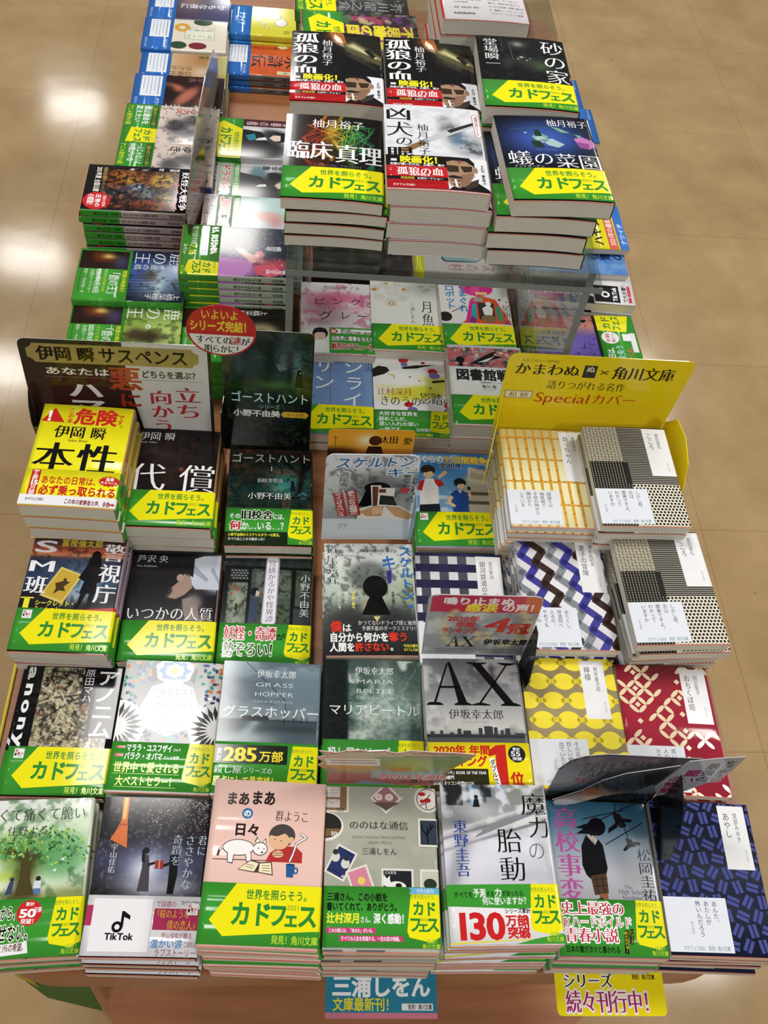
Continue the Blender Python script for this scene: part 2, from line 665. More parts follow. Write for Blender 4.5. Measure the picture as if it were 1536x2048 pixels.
def printed_wrap(name, art, sh, v0, v1, off, step, flap=True):
    V, F = wrap_sheet(sh, v0, v1, off, .25)
    C = np.tile(np.array(lin(art.base)), (len(V), 1))
    n = len(sh.L)
    if art.spine != art.base:
        for k in range(4):
            m = (sh.L > BW - 1.5)
            C[k * n:(k + 1) * n][m] = lin(art.spine)
    S = [True] * len(F)
    v2, f2, c2, s2 = compile_art(art, sh.map, sh.cuts, (0.0, v0, BW + sh.t + 1, v1), off, step)
    F = F + [tuple(i + len(V) for i in f) for f in f2]
    V = np.concatenate([V, v2])
    C = np.concatenate([C, c2])
    return colour_mesh(name, V, F, C, S + s2)

def page_mesh(sh, y0, y1, inset):
    us = np.linspace(0, BW, 18)
    top = [(u - 52.5 + (0.8 if u == 0 else 0) - (1.2 if u == BW else 0), sh.t - inset + float(bulge(u, sh.amp))) for u in us]
    bot = [(u - 52.5 + (0.8 if u == 0 else 0) - (1.2 if u == BW else 0), inset + .9 * float(bulge(u, sh.amp))) for u in us]
    ring = top + bot[::-1]
    n = len(ring)
    V = [(x * MM, y0 * MM, z * MM) for x, z in ring] + [(x * MM, y1 * MM, z * MM) for x, z in ring]
    F = [(i, (i + 1) % n, n + (i + 1) % n, n + i) for i in range(n)]
    h = len(us)
    for b in (0, n):
        for i in range(h - 1):
            q = (b + i, b + i + 1, b + n - 2 - i, b + n - 1 - i)
            F.append(q if b else q[::-1])
    return V, F

PROTO = {}
ARTS = {}

def make_meshes(key, t, amp):
    art = ARTS[key]
    sh = Shape(t, amp)
    ms = {}
    pm = GLOSS if not art.matte else MATTE
    me = printed_wrap('cover', art, sh, 0.6, BH, 0.0, .014)
    me.materials.append(pm)
    ms['cover'] = me
    if art.obi is not None:
        me = printed_wrap('paper_band', art.obi, sh, art.obi.v0, art.obi.v1, .75, .014)
        me.materials.append(pm if not art.obi.matte else MATTE)
        ms['paper_band'] = me
    V, F = page_mesh(sh, -74.2, 73.0, 1.0)
    me = mesh_pd('page_block', V, F)
    me.materials.append(PAGES)
    ms['page_block'] = me
    # the orange softcover under the jacket shows as a thin lip at the tail edge
    us = np.linspace(0.4, BW - 1.6, 18)
    V, F = [], []
    for zt, zb in ((sh.t - .30, sh.t - .80),):
        b = len(V)
        k = len(us)
        f = 1.0 if zt > sh.t / 2 else .9
        for y in (-75.0, 73.4):
            for z in (zt, zb):
                V += [((u - 52.5) * MM, y * MM, (z + f * float(bulge(u, sh.amp))) * MM) for u in us]
        for i in range(k - 1):
            F += [(b + i, b + i + 1, b + 2 * k + i + 1, b + 2 * k + i), (b + k + i, b + 3 * k + i, b + 3 * k + i + 1, b + k + i + 1),
                  (b + i, b + k + i, b + k + i + 1, b + i + 1), (b + 2 * k + i, b + 2 * k + i + 1, b + 3 * k + i + 1, b + 3 * k + i)]
        F += [(b, b + 2 * k, b + 3 * k, b + k), (b + k - 1, b + 2 * k - 1, b + 4 * k - 1, b + 3 * k - 1)]
    me = mesh_pd('inner_cover', V, F)
    me.materials.append(INNER)
    ms['inner_cover'] = me
    return ms

def make_book(key, t, amp):
    k = (key, round(t, 1), amp)
    if k not in PROTO:
        ms = make_meshes(key, t, amp)
        root = empty('paperback_book')
        kids = [link(n, m, None, root) for n, m in ms.items()]
        PROTO[k] = (root, kids, [False])
    root, kids, used = PROTO[k]
    if not used[0]:
        used[0] = True
        return root
    r = root.copy()
    COL.objects.link(r)
    for c in kids:
        d = c.copy()
        d.parent = r
        COL.objects.link(d)
    return r

ORD = ['top', 'second', 'third', 'fourth', 'fifth', 'sixth', 'seventh', 'eighth', 'ninth', 'tenth', 'eleventh', 'twelfth', 'thirteenth', 'fourteenth']

def stack(key, x, y, ztop, yaw, n, desc, base=None, amp=.7, shift=(0, 0), jit=2.2, rot=0, face_down=False, seed=None, grp=None, offs=None):
    """n copies of a book, the uppermost one at the measured place; desc is what the top cover looks like"""
    rs = random.Random(seed if seed is not None else sum(map(ord, key)) % 1000 + int(abs(x) * 1e4))
    base = TZ if base is None else base
    pitch = (ztop - base) / n
    t = pitch / MM - 1.5
    for i in range(n):                       # i = 0 is the top one
        o = make_book(key, t, amp)
        q = i / max(n - 1, 1)
        dx, dy, da = (0, 0, 0) if i == 0 else (rs.uniform(-jit, jit) * MM + shift[0] * q * MM, rs.uniform(-jit, jit) * MM + shift[1] * q * MM, rs.uniform(-1, 1) * .012)
        if offs and i in offs:
            dx, dy, da = offs[i][0] * MM, offs[i][1] * MM, math.radians(offs[i][2])
        o.location = (x + dx, y + dy, base + (n - 1 - i) * pitch + .0002)
        o.rotation_euler = (0, 0, math.radians(yaw + rot) + da)
        if i == 0:
            lab = 'paperback with ' + desc if n == 1 else ('paperback with ' + desc + ', on top of its stack')
        else:
            lab = ORD[i] + ' from top in stack under paperback with ' + desc
        ws = lab.split()
        tag(o, ' '.join(ws[:16]), 'book', grp or ('copies of the paperback with ' + desc))

# ---------------------------------------------------------------- printed cards (point-of-sale displays)
def card_mesh(name, outline, art, thick=1.2, base='d8d6d2', border=None):
    """outline in mm (u to the right, v downwards) in the plane of the card; front at +z"""
    P = [(u, -v) for u, v in outline]
    ts = tessellate_polygon([[Vector((x, y, 0)) for x, y in P]])
    n = len(P)
    V = [(x, y, 0) for x, y in P] + [(x, y, -thick) for x, y in P]
    F = [tuple(t) for t in ts] + [tuple(i + n for i in t[::-1]) for t in ts]
    F += [(i, (i + 1) % n, n + (i + 1) % n, n + i) for i in range(n)]
    V = np.array(V, float) * MM
    C = np.tile(np.array(lin(base)), (len(V), 1))
    S = [False] * len(F)
    if art is not None:
        C[:n] = lin(art.base)
        us = [p[0] for p in outline]
        vs = [p[1] for p in outline]
        v2, f2, c2, s2 = compile_art(art, lambda u, v, off: np.stack([u * MM, -v * MM, np.full(len(u), off * MM)], 1), None, (min(us), min(vs), max(us), max(vs)), .05, .03, outline)
        F += [tuple(i + len(V) for i in f) for f in f2]
        V = np.concatenate([V, v2])
        C = np.concatenate([C, c2])
        S += s2
    me = colour_mesh(name, V, F, C, S)
    me.materials.append(GLOSS)
    return me

def place(o, loc, rx=0, rz=0, ry=0):
    """rx = 90 stands the card up facing the viewer"""
    o.location = loc
    o.rotation_euler = (math.radians(rx), math.radians(ry), math.radians(rz))
    return o

def rcard(w, h, r=6, n=6):
    """rounded card outline, corners TL TR rounded"""
    pts = []
    for cx, cy, a0 in ((w - r, r, -90), (r, r, 180)):
        pass
    for i in range(n + 1):
        a = math.radians(180 + 90 * i / n)
        pts.append((r + r * math.cos(a), r + r * math.sin(a)))
    for i in range(n + 1):
        a = math.radians(270 + 90 * i / n)
        pts.append((w - r + r * math.cos(a), r + r * math.sin(a)))
    pts += [(w, h), (0, h)]
    return pts
# ---------------------------------------------------------------- what is printed on each book
GRN, YEL, DGR, LGR, WH, BK, RED = '3f9b35', 'f3ea16', '2f8a35', 'b6d93a', 'f4f4f6', '141214', 'cf2b2b'

def new(key, base='ffffff', **k):
    a = Art(base, **k)
    ARTS[key] = a
    return a

def band(a, base, v0=95, v1=146.5, spine=None):
    b = Art(base, spine=spine, matte=a.matte)
    b.v0, b.v1 = v0, v1
    a.obi = b
    return b

def denshi(b, u=7, v=97.5):
    """little white sticker printed at the corner"""
    b.r('f2f0f0', u, v, u + 10, v + 10.5)
    b.t('紙', u + .8, v + .8, u + 4, v + 4, 'c03050', 'b').t('電子', u + 3, v + 4, u + 9.5, v + 7.2, 'c03050', 'b').t('なら', u + 4, v + 7.2, u + 8, v + 9.4, '333333', 'r')
    b.r(BK, u + .9, v + 5, u + 2.6, v + 8)

def green_yellow(a, sticker=False, v0=95):
    b = band(a, GRN, v0)
    b.p(YEL, [(30, v0), (105.5, v0), (105.5, 132.5), (22, 139.5), (9, 126.5)])
    b.t('世界を照らそう。', 39, 99.5, 97, 108.5, DGR, 'b')
    b.t('カド', 27, 110, 63, 131, DGR, 'h').t('フ', 60, 110, 77, 131, DGR, 'h').t('ェ', 73, 115.5, 87, 131, DGR, 'h').t('ス', 85.5, 110, 103, 131, DGR, 'h')
    b.t('2021', 75.5, 111, 86.5, 116.5, '7f9a22', 'r')
    b.t('発見！角川文庫', 64, 137, 104, 144.5, LGR, 'b')
    if sticker:
        denshi(b)
    return b

def side_panel(b, v0=95, shift=0):
    """the narrower yellow panel on the right of the band"""
    s = shift
    b.p(YEL, [(79 + s, v0), (104.5, v0), (104.5, 135), (96, 140), (77 + s, 136), (75 + s, 131)])
    b.t('世界を照らそう。', 78 + s, v0 + 3, 103, v0 + 7.5, DGR, 'r')
    b.t('カド', 80 + s, v0 + 9, 102, v0 + 22, DGR, 'h').t('フ', 76.5 + s, v0 + 22, 88, v0 + 36, DGR, 'h').t('ェ', 84, v0 + 25, 95, v0 + 36, DGR, 'h').t('ス', 92, v0 + 22, 104, v0 + 36, DGR, 'h')
    b.t('2021', 86, v0 + 23, 95, v0 + 26.5, '7f9a22', 'r')
    b.t('発見！', 92, 137, 104, 141, LGR, 'b').t('角川文庫', 88, 141, 104, 145.5, LGR, 'b')

# ---- row nearest the viewer
a = new('itakute', 'e6efdc', t=13)
i = a.img(0, 0, 105, 148, 'e6efdc')
i.g([(0, 'e9ecea'), (30, 'dfead2'), (70, 'eef3e4'), (88, 'dfe8cc'), (95, '8fa060'), (148, '6d8450')])
i.b(45, 55, 38, 20, '6f9a4a', .9, 4).b(80, 55, 26, 24, '5da565', .85, 4).b(22, 50, 30, 16, '8fb45c', .8, 4).n(9, '2f5f2c', .55, 3, .48, .62).b(15, 65, 12, 8, 'eef2dc', .8, 4).b(30, 74, 14, 5, 'b7cf3a', .7)
i.b(85, 20, 30, 14, 'cfe3c4', .6).l(48, 60, 46, 92, 9, '4a4424').l(38, 92, 56, 92, 7, '55502c', .8).l(44, 58, 30, 50, 4, '4a4424').b(95, 90, 30, 5, '77803e', .7)
a.p('4d4526', [(40, 92), (43, 74), (42, 60), (30, 50), (34, 49), (44, 56), (46, 46), (49, 56), (58, 50), (60, 52), (52, 62), (52, 76), (58, 92)])
rs = np.random.RandomState(12)
for c_, n_ in (('4f8a44', 70), ('7fb257', 70), ('2f6a34', 60), ('a9cf6a', 40), ('5fa86c', 50)):
    L = []
    for _ in range(n_):
        cx, cy, rx_, ry_ = ((48, 44, 30, 14), (84, 50, 20, 22), (24, 46, 22, 11), (64, 40, 26, 14))[rs.randint(4)]
        r0, an = math.sqrt(rs.rand()), rs.rand() * 2 * PI
        L.append((cx + rx_ * r0 * math.cos(an), cy + ry_ * r0 * math.sin(an), rs.uniform(1, 2.6), rs.uniform(.7, 1.4), rs.uniform(0, 180)))
    a.es(c_, [q for q in L if q[0] < 104], 7)
a.e('2a3552', 36, 77, 2).p('3a4a6a', [(34, 79), (38, 79), (37, 90), (31, 91)]).e('2a2a28', 60, 77, 2.4).p('d9e2e8', [(57, 79), (63, 79), (63, 86), (56, 86)]).p('5a78b0', [(57, 86), (63, 86), (63, 91), (57, 91)])
a.p('f4f8f4', [(78, 60), (84, 57), (81, 60), (85, 62)], [(72, 70), (76, 68), (75, 71)])
a.t('青くて痛くて脆い', 2, 8, 98, 22, '333a30', 'm').t('住野よる', 25, 26, 64, 36, '333a30', 'm')
b = band(a, GRN)
b.t('青春の痛みから、', 2, 101, 47, 114, BK, 'b', ol='e9f5dd').t('誰も推せない。', 6, 117, 62, 133, BK, 'b', ol='e9f5dd').p('f4f4f4', [(5, 137), (57, 133), (59, 143), (5, 147)])
b.t('99％の失望と1％の希望。', 12, 135.5, 57, 143, '5a2a2a', 'b', dv=-2).e(RED, 56, 108, 11.5).t('50', 47, 103, 62, 113, 'ffffff', 'h').t('万部', 60, 103, 67, 108, 'ffffff', 'b').t('突破！', 49, 113, 64, 118, 'ffffff', 'b').t('累計', 52, 98.5, 60, 102, 'ffffff', 'b')
side_panel(b)

a = new('kimini', '1d1a20', t=12)
i = a.img(0, 0, 105, 148, '1d1a20')
i.g([(0, '2a2526'), (40, '232028'), (60, '3a3a52'), (85, '1a1a1e'), (148, '101014')]).b(60, 72, 34, 24, '8f97c0', .9).b(48, 70, 15, 13, 'e3e6f6', .9).b(58, 86, 40, 9, 'b9bcc8', .9).n(3, 'dadbe6', .25, 5, .6, .72).b(10, 92, 30, 10, '111114', .6)
i.b(85, 20, 26, 22, '8d8486', .0).n(2.2, '9a8f92', .0)
a.p('d9743e', [(18, 0), (24, 0), (25, 24), (26, 30), (28, 50), (11, 42), (18, 28), (19, 22)]).p('efc05a', [(19.5, 0), (22.5, 0), (23, 22), (20, 22)]).p('b9512c', [(17, 27), (26, 26), (26, 28), (17, 29)])
rs = np.random.RandomState(4)
a.p('a9a0a0', *[[(x, y), (x + 1.5, y + .4), (x + .8, y + 1.5)] for x, y in zip(np.concatenate([rs.normal(92, 10, 130), rs.normal(55, 7, 50)]).clip(40, 104), np.concatenate([np.abs(rs.normal(8, 12, 130)), np.abs(rs.normal(16, 10, 50))]).clip(1, 45))])
a.e('17161a', 47, 52, 3.2).p('4a464c', [(44, 56), (50, 56), (52, 66), (54, 90), (43, 90), (45, 68)]).p('17161a', [(43, 52), (46, 50), (47, 64), (44, 62)]).e('17161a', 75, 52, 3).p('16161c', [(70, 56), (78, 55), (79, 74), (77, 92), (71, 92), (71, 74)]).p('1b1a1f', [(50, 64), (58, 62), (58, 64), (50, 67)], [(64, 65), (71, 62), (71, 65), (64, 68)]).r('b03a34', 57, 61, 65, 69).r('d9b8a0', 60.5, 60, 61.5, 69)
a.t('君に', 95, 36, 104, 56, 'd6e9f5', 'm', 1).t('ささやかな', 83, 36, 93, 88, 'd6e9f5', 'm', 1).t('奇蹟を', 71, 36, 81, 66, 'd6e9f5', 'm', 1).t('宇山佳佑', 13, 46, 20, 74, 'd8dde4', 'm', 1)
b = band(a, 'eceaf0', 94, 147)
b.rr('b5355f', [(0, 103, 8, 121), (62, 105, 105.5, 124)]).r('c9c7cd', 7.2, 98, 61, 144).r('f1f0f4', 6, 97, 60, 143.2)
b.e(BK, 30, 122, 5).e('f1f0f4', 30, 122, 2.3).r(BK, 32.8, 108, 35.4, 122).p(BK, [(35, 108), (41, 112), (41, 115.5), (35, 113)]).t('TikTok', 20, 126, 46, 134, BK, 'h')
b.t('で話題の', 63, 98, 82, 104, 'b0456a', 'r').t('カドフェス2021', 86, 97.5, 103, 101.5, '333333', 'b').t('『桜のような', 62, 105.5, 95, 114, 'f3d03a', 'm').t('僕の恋人』', 75, 115, 104, 124, 'f3d03a', 'm').t('宇山佳佑が贈る', 71, 126, 99, 131.5, 'a8506a', 'r').t('温かい涙', 62, 132, 91, 140, '5a9ad0', 'b').t('こぼれる', 92, 133.5, 104, 139, '8a5060', 'r').t('ラブストーリー', 66, 140, 104, 147, 'a0485f', 'r')
denshi(b, 92, 100)

a = new('maamaa', 'f2cabf', t=10)
a.t('まあ', 12, 12, 34, 25, '241618', 'h').t('まあ', 35, 10, 58, 24, '241618', 'h').e('2f6ea6', 33, 32, 5).t('の', 29.5, 28.5, 36.5, 35.5, 'ffffff', 'h').t('日々', 22, 41, 46, 53, '241618', 'h').t('群ようこ', 59, 27.5, 90, 38.5, '2a1a1a', 'm')
a.l('3a2a2a', .7, [(6, 74.5), (86, 74)])
a.p('b83434', [(53, 75), (57, 67), (66, 60), (80, 61), (86, 66), (86, 75)])
a.e('4a4444', 66.5, 51, 12, 10.5).e('e8ba94', 64, 55.5, 9.5, 8.5).p('4a4444', [(55, 51), (60, 46), (76, 46), (74, 53), (69, 49), (62, 52)]).e('e8ba94', 75, 55, 2.6, 3).es('2a1a1a', [(60, 55, .6), (66, 56, .6)]).e('e8ba94', 64, 68, 5, 3.2).l('3a2a2a', .5, [(60, 67), (69, 67)], [(60, 69), (68, 69)])
a.es('4a3a3a', [(28, 63.5, 14.4, 7.4), (47.5, 64, 6.8, 6)]).p('4a3a3a', [(42, 58), (44, 53), (47, 58)], [(49, 58), (52, 54), (53, 59)], [(18, 66), (25, 68), (24, 78), (19, 77)], [(34, 68), (40, 68), (41, 76), (36, 76)]).l('4a3a3a', 2, [(16, 62), (11, 66), (10, 71)])
a.es('fbf8f6', [(28, 63.5, 13.6, 6.7), (47.5, 64, 6.1, 5.3)]).p('fbf8f6', [(43, 58), (44.5, 54.5), (46.5, 58)], [(49.5, 58), (51.6, 55.5), (52.4, 59)], [(18.8, 66), (24.3, 68), (23.4, 77), (19.6, 76.5)], [(34.7, 68), (39.4, 68), (40.2, 75.4), (36.5, 75.4)]).l('fbf8f6', 1, [(16, 62), (11, 66)])
a.es('2a1a1a', [(46, 63.5, .6), (51, 64, .6), (49.5, 67, .9)])
a.p('4a3a3a', [(29, 83), (40, 74), (49, 76), (59, 75), (61, 87), (48, 85), (44, 85)]).p('f6ecc4', [(30, 82.5), (40, 75), (47.5, 77), (44, 84.2)], [(48.5, 77), (58.2, 76), (60, 86), (48, 84.3)])
a.l('5a5040', .5, [(37, 78), (44, 79.5)], [(36, 80), (43, 81.5)], [(51, 79), (57, 78.7)], [(51, 81), (58, 81)], [(51, 83), (58, 83.4)])
a.p('2a5f96', [(72, 77), (80, 77), (79, 88), (73, 88)]).e('2a5f96', 81, 82, 2.3, 3).e('f2cabf', 81, 82, 1, 1.6).e('24466e', 76, 77, 4, 1).l('4a3a3a', 2.2, [(75, 74), (78, 66), (80, 58), (89, 52), (84, 49)]).l('fbf8f6', 1.4, [(75, 74), (78, 66), (80, 58), (89, 52), (84, 49)])
green_yellow(a)

a = new('nonohana', 'a9ab9c', t=15)
a.img(0, 0, 105, 148, 'a9ab9c').n(30, 'b9b9ac', .7, 4)
def stamp(u, v, w, h, rot, inner, mark=None, border='e9e6dc'):
    r = math.radians(rot)
    f = lambda x, y: (u + x * math.cos(r) - y * math.sin(r), v + x * math.sin(r) + y * math.cos(r))
    q = lambda s: [f(-w / 2 - s, -h / 2 - s), f(w / 2 + s, -h / 2 - s), f(w / 2 + s, h / 2 + s), f(-w / 2 - s, h / 2 + s)]
    a.p(border, q(0))
    n1, n2 = int(w / 1.6), int(h / 1.6)
    a.es(border, [(*f(-w / 2 + (k + .5) * w / n1, s * h / 2), .62) for k in range(n1) for s in (-1, 1)] + [(*f(s * w / 2, -h / 2 + (k + .5) * h / n2), .62) for k in range(n2) for s in (-1, 1)], 6)
    a.p(inner, q(-1.6))
    return f
stamp(6, 10, 30, 30, 0, '8a6c4c'); a.rr('d9d6d2', [(0, 1, 13, 11), (0, 13, 13, 21)]).l('a09890', .5, [(0, 4), (12, 4)], [(0, 7), (12, 7)], [(0, 13), (6, 17), (13, 13)]).t('120', 9, 21, 17, 25, '3a2a1a', 'r')
f = stamp(57, 11, 21, 21, 45, 'a87880'); a.es('efe0d8', [(50, 10, 4, 3.4), (60, 10, 4.2, 3.6)], 9).es('e0c060', [(50, 10, 1), (60, 10, 1)]).p('6a5a50', [(44, 15), (70, 15), (57, 23)]).t('60', 68, 8, 74, 12, 'f0e8e0', 'r')
a.e('e9e6dc', 97, 11, 13).e('3a3434', 97, 11, 10.5).e('eeeae2', 97, 11, 9.8).es('c02a2a', [(92, 6, 3.5, 2), (97, 12, 3.5, 2.5), (92, 13, 2.5, 2)], 8).l('2a2a2a', .8, [(96, 20), (95, 12), (100, 6)], [(95, 15), (90, 17)])
a.e('e9e6dc', -1, 39, 18, 14).e('2a2a26', -1, 38, 16, 12).p('7a6440', [(0, 41), (14, 41), (11, 46), (0, 49)]).t('50', 5, 43, 11, 48, 'eeeeee', 'b')
stamp(15, 72, 20, 28, 27, '2c3666'); a.es('d8dad4', [(10, 67, 4, 4.5), (19, 73, 4, 4.5)]).es('33343a', [(10, 62.5, 2.6), (20, 68, 2.6)]).l('1a2248', .8, [(6, 78), (16, 83)], [(18, 60), (25, 66)]).t('40', 15, 82, 21, 86.5, 'e8e8f0', 'r')
stamp(33, 88, 20, 24, -20, 'd98aa0'); a.e('eed060', 34, 88, 3.5)
stamp(67, 92, 29, 30, 0, '23282c'); a.e('f0f0ee', 66, 93, 9, 5).e('f0f0ee', 57, 89, 3.6).p('f0f0ee', [(54, 87), (54.5, 82), (57, 86)], [(57, 86), (60, 83), (60, 88)]).e('1a1a1a', 68, 92, 3, 2.4).t('日本郵便', 55, 79, 66, 82, 'd0d0d0', 'r')
stamp(98, 92, 20, 30, 0, 'c9cbb8'); a.e('2a3a2c', 97, 90, 6, 5)
stamp(97, 43, 19, 26, 0, '323e4a'); a.l('151a20', 1.4, [(96, 54), (96, 38)], [(96, 46), (91, 40)], [(96, 44), (102, 36)], [(91, 40), (91, 36)], [(99, 40), (99, 35)])
a.t('ののはな通信', 22, 33, 78, 41.5, '3a3a36', 'm').t('三浦しをん', 34, 58, 67, 65, '3a3a36', 'm').t('Letters between Nono and Hana', 25, 46, 75, 50, '77776c', 'l', sh=.2).t('Shion Miura', 40, 51, 62, 55, '77776c', 'l', sh=.2)
a.rr('4a5560', [(0, 147, 18, 148), (30, 147, 55, 148)])
b = band(a, GRN, 93, 144.8)
b.t('三浦さん、この小説を', 3, 98.5, 58, 106, '14240f', 'h').t('書いてくれて、ありがとう。', 3, 107, 69, 114.5, '14240f', 'h').t('辻村深月', 3, 116, 33, 125, 'f1ee3a', 'h').t('さん、', 33, 118.5, 45, 124.5, WH, 'b').t('深く感動！', 45, 116, 76, 125, WH, 'h')
b.rr('c9417c', [(3, 128.5, 47, 133), (15, 135, 71, 139.8)]).t('この小説には、「あなた」がいる。', 5, 129, 46, 132.6, WH, 'b').t('すべての人生を祝福する、一生の恋の物語。', 16, 135.5, 70, 139.4, WH, 'b')
side_panel(b, 96)
b.p('6fb4df', [(77, 93.5), (104.5, 93.5), (104.5, 99), (77, 99), (79, 96)]).t('今月の新刊', 84, 94, 100, 98.5, WH, 'r')

a = new('maryoku', 'd3d3dd', t=10)
i = a.img(0, 0, 105, 148, 'd3d3dd')
i.g([(0, '7d8185'), (30, '9a9ca0'), (55, 'd9d9e4'), (95, 'cfcfd8')]).rect(0, 0, 22, 20, '23262a').rect(25, 0, 45, 18, '4a5560').rect(40, 0, 50, 12, '2a2c30').rect(58, 0, 105, 20, '8d8d84', .6).l(30, 0, 31, 17, 2, '8ab4d8').l(60, 0, 62, 14, 2.2, '7aa4d0')
i.n(12, 'e6e8ec', .8, 8, .5, .65).b(35, 28, 18, 10, 'd8dade', .6).b(15, 38, 22, 8, '5a5c60', .5)
for k in range(4):
    i.l(0, 47 + k * 5.5, 105, 18 + k * 5.5, 1.2, '4a4a4a' if k % 2 else 'e3e0da', .9)
i.b(25, 75, 40, 26, 'e4e4f0', .8).b(80, 88, 40, 8, 'b8b8c2', .6).l(95, 60, 104, 100, 4, 'b9b9c0', .6).l(20, 55, 5, 95, 8, '8d8d94', .7)
a.p('8a8c92', [(34, 48), (38, 46), (38, 44), (42, 42), (42, 40), (105, 20), (105, 24), (46, 46), (30, 52)]).e('1d1f22', 35, 12, 2).p('1d1f22', [(33, 14), (37, 14), (38, 22), (31, 22)])
a.t('東野圭吾', 10, 34, 24, 88, '3a509a', 'M', 1).t('魔', 78, 8, 104, 31, BK, 'm').t('力', 83, 31, 105, 53, BK, 'm').t('の', 80, 54, 98, 74, '66707a', 'l').t('胎', 51, 42, 76, 67, BK, 'm').t('動', 51, 69, 77, 93, BK, 'm')
b = band(a, 'f1eff1', 95, 147)
b.p(GRN, [(0, 95), (105.5, 95), (105.5, 113.5), (70, 117), (0, 114)]).p('e6d23a', [(0, 145.5), (75, 142.5), (75, 143.3), (0, 147)]).p(GRN, [(60, 147), (77, 143), (105.5, 138), (105.5, 147)])
b.t('すべてを', 6, 101, 24, 107, '16301a', 'b').t('予測', 24, 98.5, 36, 106.5, WH, 'b').t('する', 36, 101, 44, 106, '16301a', 'b').t('力', 44, 98.5, 51, 106, WH, 'b').t('があったら、', 51, 100.5, 75, 106, '16301a', 'b').t('何に使いますか？', 32, 106, 76, 113.5, WH, 'b')
b.t('130', 4, 115, 51, 146, 'cf2424', 'h').t('シリーズ累計', 52, 116.5, 76, 121, '222222', 'b').t('万部', 52, 122, 73, 132, 'cf2424', 'h').t('突破', 53, 132, 73, 142.5, 'cf2424', 'h').t('！', 70, 122, 80, 143, 'cf2424', 'h')
side_panel(b)

a = new('koukou', 'a7adb5', t=15, spine='20222a')
i = a.img(0, 0, 105, 148, 'a7adb5')
i.g([(0, '2f5a74'), (18, '4c7d98'), (45, '93a2b0'), (70, 'bdbec6'), (96, 'a5a5ac'), (148, '777777')])
a.t('高校事変', 6, 6, 31, 99, 'b4569c', 'M', 1).t('松岡圭祐', 87, 46, 102, 97, '17171c', 'm', 1).t('The', 70, 81, 78, 86, '55555c', 'm').t('High School', 64, 84.5, 92, 91, '55555c', 'm').t('Incident', 67, 90.5, 87, 96, '55555c', 'm')
a.e('15131a', 50, 25.5, 9, 9).p('15131a', [(42, 22), (27, 27), (36, 28), (28, 33), (42, 33), (44, 37), (50, 32)]).p('c9b8a4', [(42, 36), (45, 34), (50, 40), (49, 46)], [(38, 35), (42, 34), (44, 42), (40, 40)]).p('121116', [(38, 34), (32, 45), (31, 64), (34, 73), (38, 77), (54, 72), (56, 66), (54, 44), (50, 38), (46, 44)]).p('4f3c2c', [(38, 74), (54, 71), (54, 90), (40, 92)]).l('2a2018', .8, [(40, 78), (54, 76)], [(40, 84), (54, 82)], [(43, 74), (44, 91)], [(49, 73), (50, 90)]).p('8f5a3c', [(44, 91), (53, 90), (53, 100), (46, 99)]).p('1a1818', [(38, 97), (47, 94), (51, 99), (38, 101)])
a.p('17171c', [(68, 10), (76, 12), (81, 24), (75, 26), (70, 22)], [(78, 16), (88, 17), (86, 20), (79, 20)], [(70, 21), (62, 27), (61, 32), (64, 30), (72, 25)], [(78, 36), (84, 37), (88, 44), (80, 45)], [(86, 39), (93, 40), (92, 43), (87, 42)], [(79, 42), (74, 48), (76, 49), (82, 45)]).l('1b1b22', .9, [(37, 18), (70, 10), (80, 8)], [(53, 19), (93, 0)], [(72, 0), (71, 10)], [(57, 43), (98, 20)], [(78, 24), (81, 36)])
b = band(a, GRN, 96, 147)
b.t('史上最強の', 5, 98, 67, 111, 'c0344a', 'M', ol='ffffff').t('JKハードボイルド', 6, 111.5, 73, 122, 'c0344a', 'm', ol='ffffff').t('青春小説', 6, 122, 58, 135.5, 'c0344a', 'M', ol='ffffff').t('日本の闇が次々と暴かれる', 6, 138, 58, 144.5, '10200c', 'b')
b.p('1c1c14', [(69, 123), (73, 122), (72, 136), (68, 136)], [(64, 124), (68, 123.5), (66, 145), (62, 144)]).t('シリーズ', 68.8, 123, 72.6, 135.5, 'f3ea2a', 'r', 1).t('続々刊行中！', 63.4, 124.5, 67, 144, 'f3ea2a', 'r', 1)
side_panel(b)

# ---- patterned covers with a white title slip and a pale card
def slip(a, title, author, lines, u=71, wd=27, v0=3, v1=68, card=True, cw=62):
    a.r('f0f0f2', u, v0, u + wd, v1)
    n = len(title)
    a.t(title, u + 4, v0 + 7, u + 11.5, v0 + 7 + n * 8.6, '26262a', 'r', 1)
    a.t(author, u + 15, v0 + 7, u + 20, v0 + 7 + len(author) * 6, '505056', 'r', 1)
    a.t('角川文庫', u + 21, v1 - 20, u + 24, v1 - 8, '8a8a90', 'l', 1)
    if card:
        a.r('e6eaf3', 0, 95, cw, 145)
        x = cw - 15
        for s in lines:
            k = len(s)
            a.t(s, x, 98, x + 5.6, 98 + k * 5.6, '34353c', 'r', 1)
            x -= 8.2
        a.t('本文抜粋', x + 1, 117, x + 4, 129, '77777c', 'l', 1)
        a.t('カドフェス2021　発見！角川文庫', 13, 139, cw - 4, 143.5, '9ab2b8', 'b')

